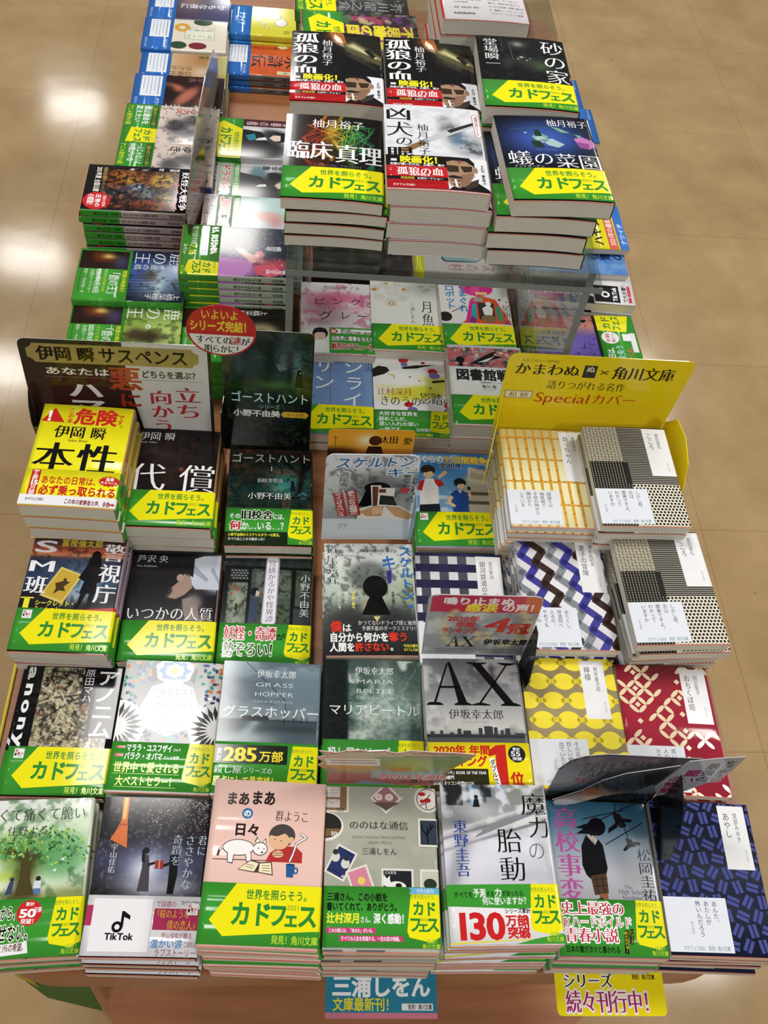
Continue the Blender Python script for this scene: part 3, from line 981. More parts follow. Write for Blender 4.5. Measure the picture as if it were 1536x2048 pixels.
a = new('ayashi', '171a33', t=12, matte=True)
rs = np.random.RandomState(5)
P = []
for r_ in range(11):
    for c_ in range(8):
        x, y = 2 + c_ * 15 + (r_ % 2) * 7.5, 3 + r_ * 13.5
        an = math.radians([20, -60, 80][(c_ + r_ * 2) % 3] + rs.uniform(-6, 6))
        for s in (-2.4, 2.4):
            cx, cy = x - s * math.sin(an), y + s * math.cos(an)
            dx, dy = 6 * math.cos(an), 6 * math.sin(an)
            ex, ey = -1.7 * math.sin(an), 1.7 * math.cos(an)
            P.append([(cx - dx - ex, cy - dy - ey), (cx + dx - ex, cy + dy - ey), (cx + dx + ex, cy + dy + ey), (cx - dx + ex, cy - dy + ey)])
a.p('3f4a92', *P)
slip(a, 'あやし', '宮部みゆき', ['あんた、', 'あたしが', '怖いんだろう'], 71, 28, 3, 67)

a = new('ochikubo', 'a92c40', t=12)
P = []
q = 13.6
rt = math.sqrt(.5)
for r_ in range(-10, 12):
    for c_ in range(-2, 20):
        for hv in (0, 1):
            mx, my = (c_ + .5 * (1 - hv)) * q, (r_ + .5 * hv) * q
            u_, v_ = (mx - my) * rt, (mx + my) * rt
            if not (-8 < u_ < 112 and -8 < v_ < 156) or vnoise(np.array([u_]), np.array([v_]), 17, 3, 2)[0] > .53:
                continue
            P.append((u_, v_, q * .47, q * .17, 45 + 90 * hv))
a.es('f0dcb8', P, 14)
P = []
for c_ in range(0, 16):
    for r_ in range(-8, 9):
        u_, v_ = (c_ - r_) * q * rt, (c_ + r_ + 1) * q * rt
        if 0 < u_ < 105 and 0 < v_ < 148 and (c_ * 3 + r_ * 2) % 5 == 1:
            P.append([(u_, v_ - 3.4), (u_ + 3.4, v_), (u_, v_ + 3.4), (u_ - 3.4, v_)])
a.p('f0dcb8', *P)
slip(a, 'おちくぼ姫', '田辺聖子', ['思いもよらぬ', '人からの文は、', '火の色をして'], 72, 29, 3, 68)

a = new('lemon', 'a4946a', t=11, matte=True)
L = []
for r_ in range(7):
    for c_ in range(5):
        x, y = 4 + c_ * 28 + (r_ % 2) * 14, 6 + r_ * 22.5
        L += [(x, y, 12.2, 10), (x - 11.4, y, 3.4, 3, 8), (x + 11.4, y, 3.4, 3, -8)]
a.es('f6e23c', L, 18)
slip(a, '檸檬', '梶井基次郎', ['その店には', '珍しい檸檬が', '出ていたの'], 66, 27, 3, 72)

def kokoro_art(key):
    a = new(key, 'ece5d0', t=12, matte=True)
    a.r('1a1714', 0, 0, 42, 54)
    P = []
    for r_ in range(14):
        for c_ in range(10):
            x, y = .6 + c_ * 4.2, .6 + r_ * 3.9
            for k in range(3):
                P.append((x, y + k * 1.25, x + 3.6, y + k * 1.25 + .75) if (r_ + c_) % 2 else (x + k * 1.25, y, x + k * 1.25 + .75, y + 3.4))
    a.rr('ded5bb', P)
    a.r('1a1714', 0, 54, 47, 96)
    a.rr('cfc7b4', [(1.5 + c_ * 3.4, 55 + r_ * 3.3, 2.1 + c_ * 3.4, 57 + r_ * 3.3) for r_ in range(13) for c_ in range(14)])
    a.r('1c1a18', 42, 0, 105.5, 88)
    a.rr('b9b2a4', [(42 if y < 54 else 47, y, 105.5, y + .9) for y in np.arange(1.6, 88, 2.6)])
    a.r('efe8d4', 47, 88, 105.5, 148)
    P = [(47 + c_ * 4.4 + (r_ % 2) * 2.2, 88.6 + r_ * 4.2) for r_ in range(15) for c_ in range(14)]
    a.p('1a1714', *[[(x, y + .5), (x + .5, y), (x + 2.4, y), (x + 2.9, y + .5), (x + 2.9, y + 2.6), (x + 2.4, y + 3.1), (x + .5, y + 3.1), (x, y + 2.6)] for x, y in P])
    a.r('1a1714', 0, 144, 42, 148)
    a.rr('cfc7b4', [(1.5 + c_ * 3.4, 145, 2.1 + c_ * 3.4, 147) for c_ in range(12)])
    slip(a, 'こころ', '夏目漱石', ['しかし君、', '恋は', '罪悪ですよ。', 'わかって', 'いますか'], 74, 31.5, 2, 75)
kokoro_art('kokoro')

a = new('natsuko', 'eceaf0', t=10, matte=True)
for col, k in (('868d94', 2), ('3f3d94', 0), ('3a2622', 1)):
    P = []
    for s_ in range(-6, 9):
        if s_ % 3 != k:
            continue
        x, y = s_ * 16.5 - 8, -34 + (s_ % 2) * 9
        pts = [(x, y)]
        for j in range(14):
            x, y = (x + 17, y + 14.5) if j % 2 == 0 else (x - 10, y + 15)
            pts.append((x, y))
        P.append(pts)
    a.l(col, 9.2, *P)
slip(a, '夏子の冒険', '三島由紀夫', ['あたくし、', '修道院へ', '入るの、', 'やめても', 'いいの'], 73, 29, 2, 74)

a = new('ginga', 'ecebf0', t=10, matte=True)
a.rr('4a4d58', [(6 + k * 22, 0, 17 + k * 22, 148) for k in range(-1, 5)]).rr('1c1d44', [(0, -6 + k * 22, 105.5, 5 + k * 22) for k in range(7)])
a.rr('22224c', [(6 + k * 22, -6 + j * 22, 17 + k * 22, 5 + j * 22) for k in range(-1, 5) for j in range(7)])
slip(a, '銀河鉄道の夜', '宮沢賢治', ['みんなの', 'ほんとうの', 'さいわいを'], 72, 30, 4, 74)

a = new('botchan', 'f6efbe', t=10, matte=True)
rs = np.random.RandomState(2)
for k in range(11):
    a.l('dca032', 3.3, [(-2 + k * 11 + rs.uniform(-.5, .5) + j * .25, j * 16) for j in range(11)])
a.l('dca032', 2.6, *[[(x, 14 + k * 34 + rs.uniform(-.5, .5)) for x in range(0, 120, 12)] for k in range(5)])
slip(a, '坊っちゃん', '夏目漱石', ['親譲りの', '無鉄砲で', '子供の時から', '損ばかり', 'している'], 74, 30, 3, 80)

# ---- second row
a = new('anonym', '121113', t=13)
i = a.img(19, 3, 97, 97, '5a564a', step=.8)
i.n(9, 'b3a888', .9, 11, .45, .56).n(5, '22201e', .9, 12, .5, .58).n(4, 'cfc4a0', .8, 13, .56, .62).n(3, '8f7f4c', .7, 14, .58, .64).n(14, '6a2a2a', .5, 15, .66, .72).n(2.4, 'e6e0cc', .8, 16, .64, .68)
rs = np.random.RandomState(3)
for k in range(9):
    i.l(rs.uniform(19, 97), rs.uniform(3, 97), rs.uniform(19, 97), rs.uniform(3, 97), rs.uniform(.6, 1.2), '1c1a1a' if k % 2 else 'd8d0b4', .9)
a.r('121113', 74, 0, 105.5, 84).r('121113', 63, 0, 76, 40)
a.t('アノニム', 77, 4, 101, 84, 'f2f2f4', 'b', 1).t('原田マハ', 64, 4, 75, 44, 'f2f2f4', 'r', 1)
for k, ch in enumerate('anony'):
    a.t(ch, 1.5, 4 + k * 19.5, 16.5, 18 + k * 19.5, 'f2f2f4', 'h', rot=90)
green_yellow(a, True)

a = new('alchemist', 'f3f3f5', t=10)
S8 = []
T = ['1f7f80', '2a5fb0', '2b9a96', 'e07a34', '23386e']
rs = np.random.RandomState(8)
for ci, col in enumerate(T):
    P = []
    for r_ in range(12):
        for c_ in range(9):
            for k in range(6):
                if rs.randint(5) != ci:
                    continue
                an = k * PI / 3 + (r_ % 2) * .5
                x, y = 5 + c_ * 12.5 + (r_ % 2) * 6 + 4.9 * math.cos(an), 4 + r_ * 11 + 4.9 * math.sin(an)
                if math.hypot((x - 53) / 37, (y - 50) / 36) < 1:
                    continue
                P.append((x, y, 2.8, 2.0, math.degrees(an)))
    a.es(col, P, 6)
P = []
for sx, cx in ((1, 0), (-1, 105)):
    for k in range(11):
        an = (-80 + 16 * k) * PI / 180
        c_, s_ = math.cos(an) * sx, math.sin(an)
        P.append([(cx + c_ * 10, 78 + s_ * 10), (cx + c_ * 19 - s_ * 2.4, 78 + s_ * 19 + c_ * 2.4), (cx + c_ * 28, 78 + s_ * 28), (cx + c_ * 19 + s_ * 2.4, 78 + s_ * 19 - c_ * 2.4)])
a.es('f3f3f5', [(0, 78, 30), (105, 78, 30)]).p('1a1616', *P)
P = []
for k in range(8):
    an = k * PI / 4
    P.append([(53 + 8 * math.cos(an - .2), 12 + 8 * math.sin(an - .2)), (53 + 15 * math.cos(an - .25), 12 + 12 * math.sin(an - .25)), (53 + 18 * math.cos(an), 12 + 14 * math.sin(an)), (53 + 15 * math.cos(an + .25), 12 + 12 * math.sin(an + .25)), (53 + 8 * math.cos(an + .2), 12 + 8 * math.sin(an + .2)), (53 + 11 * math.cos(an), 12 + 9 * math.sin(an))])
a.es('f3f3f5', [(53, 12, 22, 15)]).p('4a6fc0', *P).es('1f8078', [(53 + 12 * math.cos(k * PI / 4 + .39), 12 + 9 * math.sin(k * PI / 4 + .39), 2.4) for k in range(8)], 5)
a.p('d9a93a', [(53 + (3 if k % 2 else 5.5) * math.cos(k * PI / 8), 12 + (3 if k % 2 else 5.5) * math.sin(k * PI / 8)) for k in range(16)])
a.p('1a1616', [(28, 10), (33, 8), (36, 22), (30, 26)], [(70, 22), (74, 8), (78, 10), (76, 26)])
a.e('f4f4f7', 53, 55, 31, 33, n=8)
a.t('アルケミスト', 32, 32, 78, 41, '444444', 'r').t('夢を旅した少年', 38, 42, 70, 46.5, '555555', 'r').t('パウロ・コエーリョ', 32, 49, 77, 55, '444444', 'r').t('山川紘矢＋山川亜希子 訳', 37, 57, 71, 60, '666666', 'r').r('888888', 45, 63, 62, 63.4).t('O Alquimista', 38, 67, 68, 72, '666666', 'l', sh=.15).t('Paulo Coelho', 38, 73, 68, 78, '666666', 'l', sh=.15).t('角川文庫', 44, 81, 60, 84, '555555', 'r')
b = band(a, GRN)
b.rr('c03048', [(5, 99.5, 14, 102), (4, 108, 13, 111)]).t('マララ・ユスフザイ', 15, 97, 62, 105.5, WH, 'b').t('さんや', 63, 100.5, 71, 104, WH, 'r').t('バラク・オバマ', 14, 106, 53, 114.5, WH, 'b').t('さんも絶賛', 54, 109, 70, 113, WH, 'r').t('世界中で愛される', 5, 116.5, 72, 128, 'ece83a', 'b').t('大ベストセラー！', 9, 131, 70, 142, 'ece83a', 'b').rr(LGR, [(4, 128.8, 72, 129.2), (8, 142.6, 70, 143)])
side_panel(b)

a = new('grass', '6f8490', t=11)
i = a.img(0, 0, 105, 148, '6f8490')
i.g([(0, '8fa0ab'), (20, '6d818d'), (45, '6c7d88'), (68, '85939a'), (69, '3f4a4c'), (95, '67757a')]).n(40, '4a5a66', .7, 21, .48, .66, 1, 2.2).b(22, 24, 22, 5, '42505c', .7).b(30, 88, 26, 8, 'b4c0c4', .9).l(38, 70, 28, 84, 5, 'a9b6ba', .8).b(80, 76, 30, 4, '2f3a3a', .7).n(8, '2c3436', .0)
i.rect(24, 62, 52, 68, '33383a').rect(0, 66, 105, 69, '2c3436', .7)
a.l('20262a', .8, [(23, 0), (70, 46)], [(69, 45), (68, 72)], [(78, 58), (78, 69)], [(86, 62), (86, 69)], [(92, 62), (92, 68)]).t('伊坂幸太郎', 36, 9, 78, 19, 'e9eef0', 'm').t('GRASS', 35, 23, 76, 30, 'dfe5e8', 'l').t('HOPPER', 35, 34, 77, 41, 'dfe5e8', 'l').t('ISAKA KOTARO', 34, 44, 76, 48, 'c6d0d4', 'l').t('グラスホッパー', 3, 51, 105, 65, 'f4f7f8', 'r')
b = band(a, GRN, 92, 146)
b.r('1b231d', 0, 95, 74, 115).t('累計', 2, 99, 8, 113, 'ffffff', 'r', 1).t('285', 9, 94.5, 43, 115, 'f6e33a', 'H').t('万部', 45, 101, 70, 113, 'f6e33a', 'b').t('殺し屋', 1, 117, 29, 126, 'ffffff', 'm').t('シリーズの', 30, 119, 60, 125.5, 'ffffff', 'r').t('原点にして最高峰！', 1, 128, 66, 139, 'f6e33a', 'b')
side_panel(b)

a = new('maria', '5f7d74', t=16)
i = a.img(0, 0, 105, 148, '5f7d74')
i.g([(0, '42524f'), (30, '5f776f'), (60, '8fa59b'), (95, '6f867d')]).n(30, '24403a', .8, 31, .5, .64).n(22, 'd2ded6', .9, 32, .52, .66).b(65, 30, 9, 26, 'dfe9e2', .6).b(60, 75, 22, 18, 'd6e0d8', .6).b(95, 85, 20, 14, '2f4a44', .8)
i.rect(0, 0, 24, 148, '151b1a').l(24, 0, 25, 100, 2, '1d2624').n(3, '2c3836', .3, 33)
a.l('151b1a', .9, [(20, 48), (30, 48)], [(20, 30), (27, 30)], [(20, 70), (28, 70)]).t('伊坂幸太郎', 33, 8, 75, 18, 'eef3f0', 'm').t('MARIA', 34, 22, 75, 29, 'dfe8e4', 'l').t('BEETLE', 34, 33, 75, 40, 'dfe8e4', 'l').t('ISAKA KOTARO', 34, 43, 75, 47, 'b9cac4', 'l').t('マリアビートル', 5, 52, 102, 65, 'f2f6f4', 'r')
b = band(a, GRN, 92, 146)
b.t('殺し屋シリーズ', 5, 100, 70, 114, WH, 'b').t('第二弾！', 5, 118, 60, 132, 'f6e33a', 'b')
side_panel(b, 92)

def serif_AX(a, c, u, v, w, h):
    P = lambda *q: [(u + x * w, v + y * h) for x, y in q]
    a.p(c, P((.245, 0), (.275, 0), (.425, .93), (.33, .93)), P((.25, .04), (.10, .93), (.075, .93), (.235, .02)), P((.15, .56), (.345, .56), (.355, .61), (.14, .61)), P((0, .97), (.03, .93), (.13, .93), (.17, .97), (.17, 1), (0, 1)), P((.29, .97), (.33, .93), (.425, .93), (.47, .97), (.47, 1), (.29, 1)))
    a.p(c, P((.51, .04), (.61, .04), (.93, .95), (.83, .95)), P((.88, .04), (.90, .04), (.575, .95), (.55, .95)), P((.45, 0), (.67, 0), (.67, .02), (.62, .05), (.50, .05), (.45, .02)), P((.79, 0), (.99, 0), (.99, .02), (.92, .06), (.86, .06), (.79, .02)), P((.47, .98), (.54, .94), (.60, .94), (.67, .98), (.67, 1), (.47, 1)), P((.78, .98), (.83, .93), (.94, .93), (1, .98), (1, 1), (.78, 1)))

a = new('ax', '84868a', t=14)
i = a.img(0, 0, 105, 148, '84868a')
i.g([(0, '6a6d72'), (30, '74777a'), (55, 'a5a5a5'), (80, 'c9c9c5'), (95, '77787a')]).n(32, '45484c', .6, 41, .5, .66).n(22, 'dcdcdc', .6, 42, .54, .68).rect(0, 86, 105, 90, '35373a').rect(0, 90, 105, 96, '55575a')
a.rr('3c3e42', [(4, 83, 8, 87), (14, 82, 17, 87), (32, 80, 36, 87), (38, 82, 46, 87), (54, 79, 58, 87), (60, 77, 69, 87), (70, 78, 74, 87), (77, 81, 80, 87), (82, 79, 87, 87), (92, 84, 104, 87), (24, 84, 28, 87)])
serif_AX(a, '0d0d0f', 2, 4, 100, 50)
a.t('アックス', 46, 20, 52, 36, 'a9abad', 'l', 1).t('伊坂幸太郎', 24, 58, 82, 70, '1a1a1c', 'm').t('ISAKA KOTARO', 38, 71, 66, 74, '8d8f92', 'l')
b = band(a, 'f5e21c', 95, 146)
b.t('2020年 年間', 6, 98, 64, 108.5, 'c82a22', 'h').t('ランキング', 6, 109, 60, 121, 'c82a22', 'h').p('c82a22', [(70, 98), (80, 97), (80, 140), (68, 140), (69, 108), (62, 110), (62, 104)]).t('位', 82, 126, 96, 140, 'c82a22', 'h').e('26262a', 91, 107, 9).t('累計', 87, 100, 95, 103.5, WH, 'b').t('55', 84.5, 103, 95, 110, WH, 'b').t('突破', 86, 110, 96, 114, WH, 'b')
b.r('2f3018', 0, 123, 60, 146).t('「ダ・ヴィンチ」BOOK OF THE YEAR', 2, 125, 58, 129, WH, 'b').t('2020 文庫部門', 3, 130, 25, 134, WH, 'b').t('第13回 オリコン年間BOOK', 3, 136, 45, 140, WH, 'b').p('f4f4f4', [(62, 112), (67, 111), (72, 140), (67, 142)]).t('ダブルで', 63.5, 113, 69, 139, BK, 'b', 1, rot=-6)

# ---- third row
a = new('smhan', '26304a', t=15, spine='b9a3b4')
i = a.img(0, 0, 105, 148, '26304a')
i.g([(0, '3c2a30'), (10, '6a3a38'), (18, 'c8603a'), (24, 'dd8a58'), (28, '4a3a44'), (34, '27344c'), (60, '2c3e58'), (80, '1b1a1e'), (95, '1a1416')]).b(60, 60, 26, 24, '8fb2cc', .8).b(58, 78, 24, 10, 'c4d8e4', .6).n(4, '15151c', .5, 51, .55, .68).b(52, 36, 50, 6, '2a3a58', .4)
i.l(0, 95, 40, 80, 9, '222224', .8).l(70, 92, 105, 82, 8, '1a1a20', .8)
a.p('d8c26a', [(37, 40), (62, 50), (46, 88), (20, 78)]).p('c9a83e', [(38, 43), (59, 51), (45, 84), (23, 76)]).p('4a3a1c', [(34, 62), (44, 58), (50, 60), (44, 66), (47, 72), (40, 71), (34, 76), (36, 68)]).e('4a3a1c', 44, 57, 2)
a.e('0e0d12', 73, 24, 5.4, 7).p('0e0d12', [(66, 26), (79, 26), (80, 36), (85, 56), (79, 60), (81, 74), (62, 74), (65, 58), (58, 54), (65, 36)]).p('0e0d12', [(64, 74), (70, 74), (66, 88), (61, 97), (58, 97), (62, 86)], [(73, 74), (79, 74), (76, 96), (72, 97)])
a.t('S', 2, 2, 29, 24, 'f1f1f4', 'b').t('M', 0, 29, 31, 50, 'f1f1f4', 'M').t('班', 1, 53, 26, 77, 'f1f1f4', 'M').t('警', 80, 6, 104, 31, 'f1f1f4', 'M').t('視', 79, 33, 103, 59, 'f1f1f4', 'M').t('庁', 78, 60, 102, 86, 'f1f1f4', 'M').t('富樫倫太郎', 31, 2, 78, 13, 'd8c040', 'b')
a.rr('f2e63a', [(5, 82, 11, 97), (1, 81, 15, 82.6), (1, 96, 15, 97.6)])
a.t('シークレット・', 17, 84, 61, 91.5, 'f2e63a', 'b').t('ミッション', 17, 92, 46, 98.5, 'f2e63a', 'b').p('c8362a', [(0, 97.5), (50, 96), (105.5, 90), (105.5, 106), (0, 106)]).t('METROPOLITAN POLICE DEPARTMENT', 64, 93, 104, 96.5, '7a2020', 'b').t('SECRET MISSION TEAM', 70, 96.5, 104, 100, '7a2020', 'b')
green_yellow(a, True)

a = new('itsuka', '1a191b', t=15, spine='8a7a70')
i = a.img(0, 0, 105, 148, '1a191b')
i.g([(0, '1a191b'), (148, '1c1a1b')]).b(104, 34, 26, 22, 'c6ccdc', 1, 6).b(98, 10, 22, 10, '3f4054', .9, 3).b(60, 24, 12, 16, '1a191b', 1, 3).b(58, 52, 9, 11, 'a08c80', .95, 4, 20).b(57, 34, 6, 5, 'b39c8c', .9).b(51, 62, 5, 3, '8f7a70', .9).b(78, 46, 10, 6, 'b9a496', .5).b(76, 72, 11, 14, '8d8280', .9, 4, 15).b(84, 92, 16, 9, '6f6664', .8, 4).b(72, 34, 4, 14, 'e3e6ee', .7, 2, -30).n(2, '15151a', .0).b(96, 58, 8, 2, '55506a', .5).b(50, 44, 8, 12, '1a191b', .9, 2)
a.p('c4cad8', [(70, 12), (84, 6), (105, 4), (105, 52), (78, 52), (72, 44), (70, 30)]).p('9aa3b6', [(74, 18), (92, 38), (90, 42), (74, 30)], [(96, 20), (105, 40), (105, 46), (94, 26)]).p('a58a7e', [(54, 34), (64, 32), (72, 38), (74, 50), (66, 60), (56, 66), (48, 64), (52, 56), (50, 46)]).p('1c1a1c', [(44, 34), (54, 20), (74, 10), (74, 36), (64, 30), (58, 42), (51, 50)]).e('b0948a', 59, 37, 4, 5).p('8f7f7a', [(64, 66), (74, 63), (82, 74), (86, 93), (70, 93), (66, 80)])
a.t('芦沢 央', 7, 6, 43, 17, 'e8e8ea', 'm').t('You Ashizawa', 7, 19.5, 31, 23.5, 'b9b9bd', 'm').t('いつかの人質', 2, 76, 101, 95, 'f2f2f4', 'm')
green_yellow(a)

a = new('eizen', '17191c', t=13, spine='7a6a60')
i = a.img(0, 0, 105, 148, '17191c')
i.rect(0, 0, 105, 20, '252b30').rect(32, 20, 105, 100, '4d5453').rect(6, 40, 28, 100, '77806e').rect(38, 24, 80, 60, '6a6f6c', .9).rect(34, 60, 76, 100, '4a5248').n(6, '39443c', .6, 61, .48, .64).b(16, 92, 10, 12, '9aa094', .8).b(16, 62, 9, 12, 'a8b09a', .8).b(86, 40, 16, 22, '3f5a3c', .6).b(70, 80, 18, 14, '4f6448', .6).n(5, '1a211c', .6, 62, .56, .64)
i.rect(28, 18, 32, 100, '111315').rect(80, 20, 84, 100, '111315').rect(0, 16, 105, 20, '111315').rect(84, 70, 105, 73, '15181a').rect(0, 36, 30, 40, '111315').rect(0, 20, 6, 100, '111315').rect(84, 73, 105, 100, '3c4144')
a.rr('2a2f31', [(7, 21, 28, 36)]).es('8f978f', [(9 + 4 * c_ + 2 * (r_ % 2), 23 + 3.6 * r_, 1.5, 1) for r_ in range(4) for c_ in range(5)], 6)
a.es('c04038', [(11, 46, 2.4, 1.8), (17, 50, 2.4, 1.8), (10, 55, 2.2, 1.6)], 5).p('3a4660', [(33, 62), (41, 60), (42, 84), (35, 100), (31, 100)]).e('1a1a1e', 37, 52, 5, 6).p('c9b8a8', [(39, 50), (43, 52), (42, 58), (38, 58)]).e('1d1d1f', 17, 70, 1.3).r('1d1d1f', 16, 71, 18.4, 78)
a.p('a9a4b0', [(50, 3), (56, 0), (63, 3), (64.5, 6), (64, 92), (61, 97), (54, 99), (48, 96), (46.5, 92), (48.5, 6)]).p('eceaf2', [(50.2, 4.4), (56, 1.4), (62.4, 4.4), (62.8, 92), (60, 95.6), (54, 97.6), (49, 95), (48, 92), (49.6, 6)])
a.t('営繕かるかや怪異譚', 51, 7, 60.5, 93, '5a4a72', 'm', 1).t('小野不由美', 90, 25, 102, 84, 'eef0f2', 'm', 1)
b = band(a, GRN, 95, 147)
b.t('妖怪・奇譚', 6, 99, 65, 117, 'c0263a', 'M', ol='f3dfe0').t('が', 65, 107, 76, 116, BK, 'b').t('勢ぞろい！', 6, 119, 70, 138, BK, 'M', ol='dff0d8')
side_panel(b)

a = new('skel', 'dfe6e0', t=15, spine='cfd6d2')
i = a.img(0, 0, 105, 148, 'dfe6e0')
i.g([(0, 'e6e9e8'), (30, 'dfe5df'), (70, 'b9c4b8'), (100, '8d948e'), (120, '3a3c3c'), (148, '1d1d1f')]).b(105, 70, 26, 26, '8a9a74', .7).b(52, 46, 24, 21, '4c524f', .95, 5).b(48, 38, 20, 8, '878e88', .7).b(56, 70, 16, 24, 'b4b8a4', .7).n(5, '2f3432', .5, 71, .54, .66).b(22, 104, 34, 22, '3a3d3c', .95, 3, -18).b(85, 104, 34, 20, '35383a', .95, 3, 14).b(52, 112, 34, 20, '2c2e2e', .9, 3).b(60, 86, 5, 10, 'cfc88a', .9).b(46, 88, 5, 8, 'cfc88a', .6)
a.e('101010', 58, 60, 14.5, 15.5).p('101010', [(52, 70), (64, 70), (74, 97), (41, 97)])
a.t('道尾秀介', 2, 2, 16, 57, '2a2c2e', 'm', 1).t('skeleton key', 42, 5, 86, 13, '2a2a2c', 'm').t('Michio Shusuke', 16, 15, 36, 18.5, '555555', 'r').t('スケルトン', 87, 3, 104, 78, '2c6fc0', 'b', 1).p('2c6fc0', [(96, 84), (101, 83), (100, 87), (96, 88)]).t('キ', 66, 16, 84, 38, '2c6fc0', 'b').p('3f2f8a', [(72, 38), (78, 37), (77, 54), (73, 56)])
a.t('謎を解く鍵は、', 30, 66, 34, 92, 'e8e070', 'b', 1).t('鏡の中に', 22, 66, 26, 82, 'dfe4de', 'b', 1).t('隠されている。', 14, 66, 18, 92, 'dfe4de', 'b', 1).t('名前は誰だ？', 76, 66, 80, 88, '2a2a2a', 'b', 1)
a.p('cfc88a', [(54, 99), (62, 99), (58, 106)])
a.t('かつてないドライブ感と衝撃', 36, 104, 103, 110.5, 'f2f2f2', 'm').t('予測不能のダークミステリ！', 40, 111, 104, 117.5, 'f2f2f2', 'm').t('僕', 5, 105, 18, 119, 'd83a2a', 'h').t('は', 18, 108, 29, 119, 'f4f4f4', 'b').t('自分から何かを', 4, 119.5, 70, 131.5, 'f4f4f4', 'h').t('奪う', 70, 119, 92, 131, 'd83a2a', 'h').t('人間を', 4, 132, 32, 143.5, 'f4f4f4', 'h').t('許さない', 32, 132, 70, 143.5, 'd83a2a', 'h').t('。', 71, 132, 80, 143, 'f4f4f4', 'b').t('今月の新刊', 86, 134, 103, 138.5, 'f0e84a', 'b').t('カドフェス2021', 86, 139, 103, 143, 'f0e84a', 'b')

# ---- fourth row
a = new('honsei', 'f7ee22', t=21, spine='c49a58')
a.p('c42a22', [(14, 6), (28, 28), (1, 27)]).t('！', 5, 9, 24, 28, 'ffffff', 'h').t('この本', 30, 5, 37, 29, 'c42a22', 'b', 1).t('危険', 38, 5, 87, 30, 'c42a22', 'h').t('です。', 87, 11, 95, 35, 'c42a22', 'b', 1)
a.t('伊岡 瞬', 19, 32, 78, 52, BK, 'M').t('Ioka Shun', 37, 52, 59, 56.5, '6a5a20', 'b').t('本', 3, 57, 49, 101, BK, 'M').t('性', 51, 57, 97, 102, BK, 'M')
b = band(a, 'f7ee22', 98, 147.5, spine=GRN)
b.r('f0f0f4', 0, 134, 105.5, 147.5).r('c42a22', 7, 99.5, 17, 134).t('早くも累計', 8.5, 100, 15.5, 114, 'ffffff', 'b', 1).t('15', 7.5, 113, 16.5, 122, 'ffffff', 'h').t('万部', 8.5, 122, 15.5, 134, 'ffffff', 'b', 1)
b.t('あなたの日常は、', 19, 107, 84, 119, 'c42a22', 'b').t('必ず乗っ取られる', 19, 120, 103, 134, 'c42a22', 'h').p('c42a22', *[[(93 + 10 * math.cos(k * PI / 8 - .18), 111 + 6 * math.sin(k * PI / 8 - .18)), (93 + 13 * math.cos(k * PI / 8), 111 + 8 * math.sin(k * PI / 8)), (93 + 10 * math.cos(k * PI / 8 + .18), 111 + 6 * math.sin(k * PI / 8 + .18))] for k in range(16)]).e('c42a22', 93, 111, 10.6, 6.4).t('猛毒', 89, 105.5, 98, 110.5, 'ffffff', 'b').t('サスペンス', 84, 111, 102, 115, 'ffffff', 'b')
b.t('カドフェス2021', 7, 138, 27, 142.5, '222222', 'b').t('この本の被害者の声、多数', 49, 137.5, 99, 145, '8a2a2a', 'b', dv=2).p('c42a22', [(98, 142), (101, 142), (101, 140.5), (104, 143), (101, 145.5), (101, 144), (98, 144)])

a = new('daisho', '1b1718', t=20, spine='b48a52')
a.img(0, 0, 105, 148, '1b1718').g([(0, '191617'), (148, '1b1718')]).n(22, '33211f', .8, 81, .5, .66).b(60, 55, 28, 26, '3a2422', .5).n(7, '120f10', .6, 82, .5, .6).b(62, 62, 2.5, 2.5, 'b04a44', .9).b(30, 34, 14, 8, '4a3230', .5).b(28, 9, 12, 3, '3a3a3e', .6)
a.t('伊岡 瞬', 6, 5, 50, 19, 'f0f0f2', 'm').t('Shun Ioka', 7, 19.5, 29, 23.5, 'cfcfd2', 'm').t('代', 0, 53, 46, 97, 'f4f4f6', 'm').t('償', 60, 53, 104, 97, 'f4f4f6', 'm')
green_yellow(a)

a = new('ghost', '1c211e', t=16)
i = a.img(0, 0, 105, 148, '1c211e')
i.g([(0, '55282a'), (10, '3a2e24'), (40, '26302a'), (60, '1d4a48'), (80, '20322e'), (95, '1a2420')]).n(12, '6a4a34', .7, 91, .5, .62).n(9, '20382c', .7, 92, .48, .6).b(72, 46, 26, 18, '2f8f8a', .75).b(66, 60, 14, 9, '7fd0c4', .5).b(30, 50, 22, 22, '151c1a', .7).l(95, 10, 88, 66, 4, '151512').l(93, 36, 104, 20, 3, '151512').l(70, 20, 94, 44, 2.4, '1d1712').b(66, 36, 22, 6, '9a5a4a', .6).n(3, '0f1512', .6, 93, .56, .64).b(90, 6, 14, 7, '3a2020', .7)
i.rect(30, 74, 105, 76, '111614').rect(0, 88, 105, 90, '141a18', .6)
a.t('ゴーストハント', 2, 6, 103, 22, 'f4f2f0', 'r').t('1', 50, 25, 55, 36, 'f0e8e0', 'm').t('旧校舎怪談', 36, 46, 68, 53, 'eef2f0', 'm').t('小野不由美', 25, 68, 79, 79, 'f4f4f4', 'm').p('1a2030', [(78, 53), (82, 53), (84, 66), (77, 66)]).e('1a2030', 80, 51, 2)
a.l('5aa0d0', .8, [(87, 72), (93, 68), (98, 72)], [(90, 76), (97, 76)])
b = band(a, GRN, 93, 146)
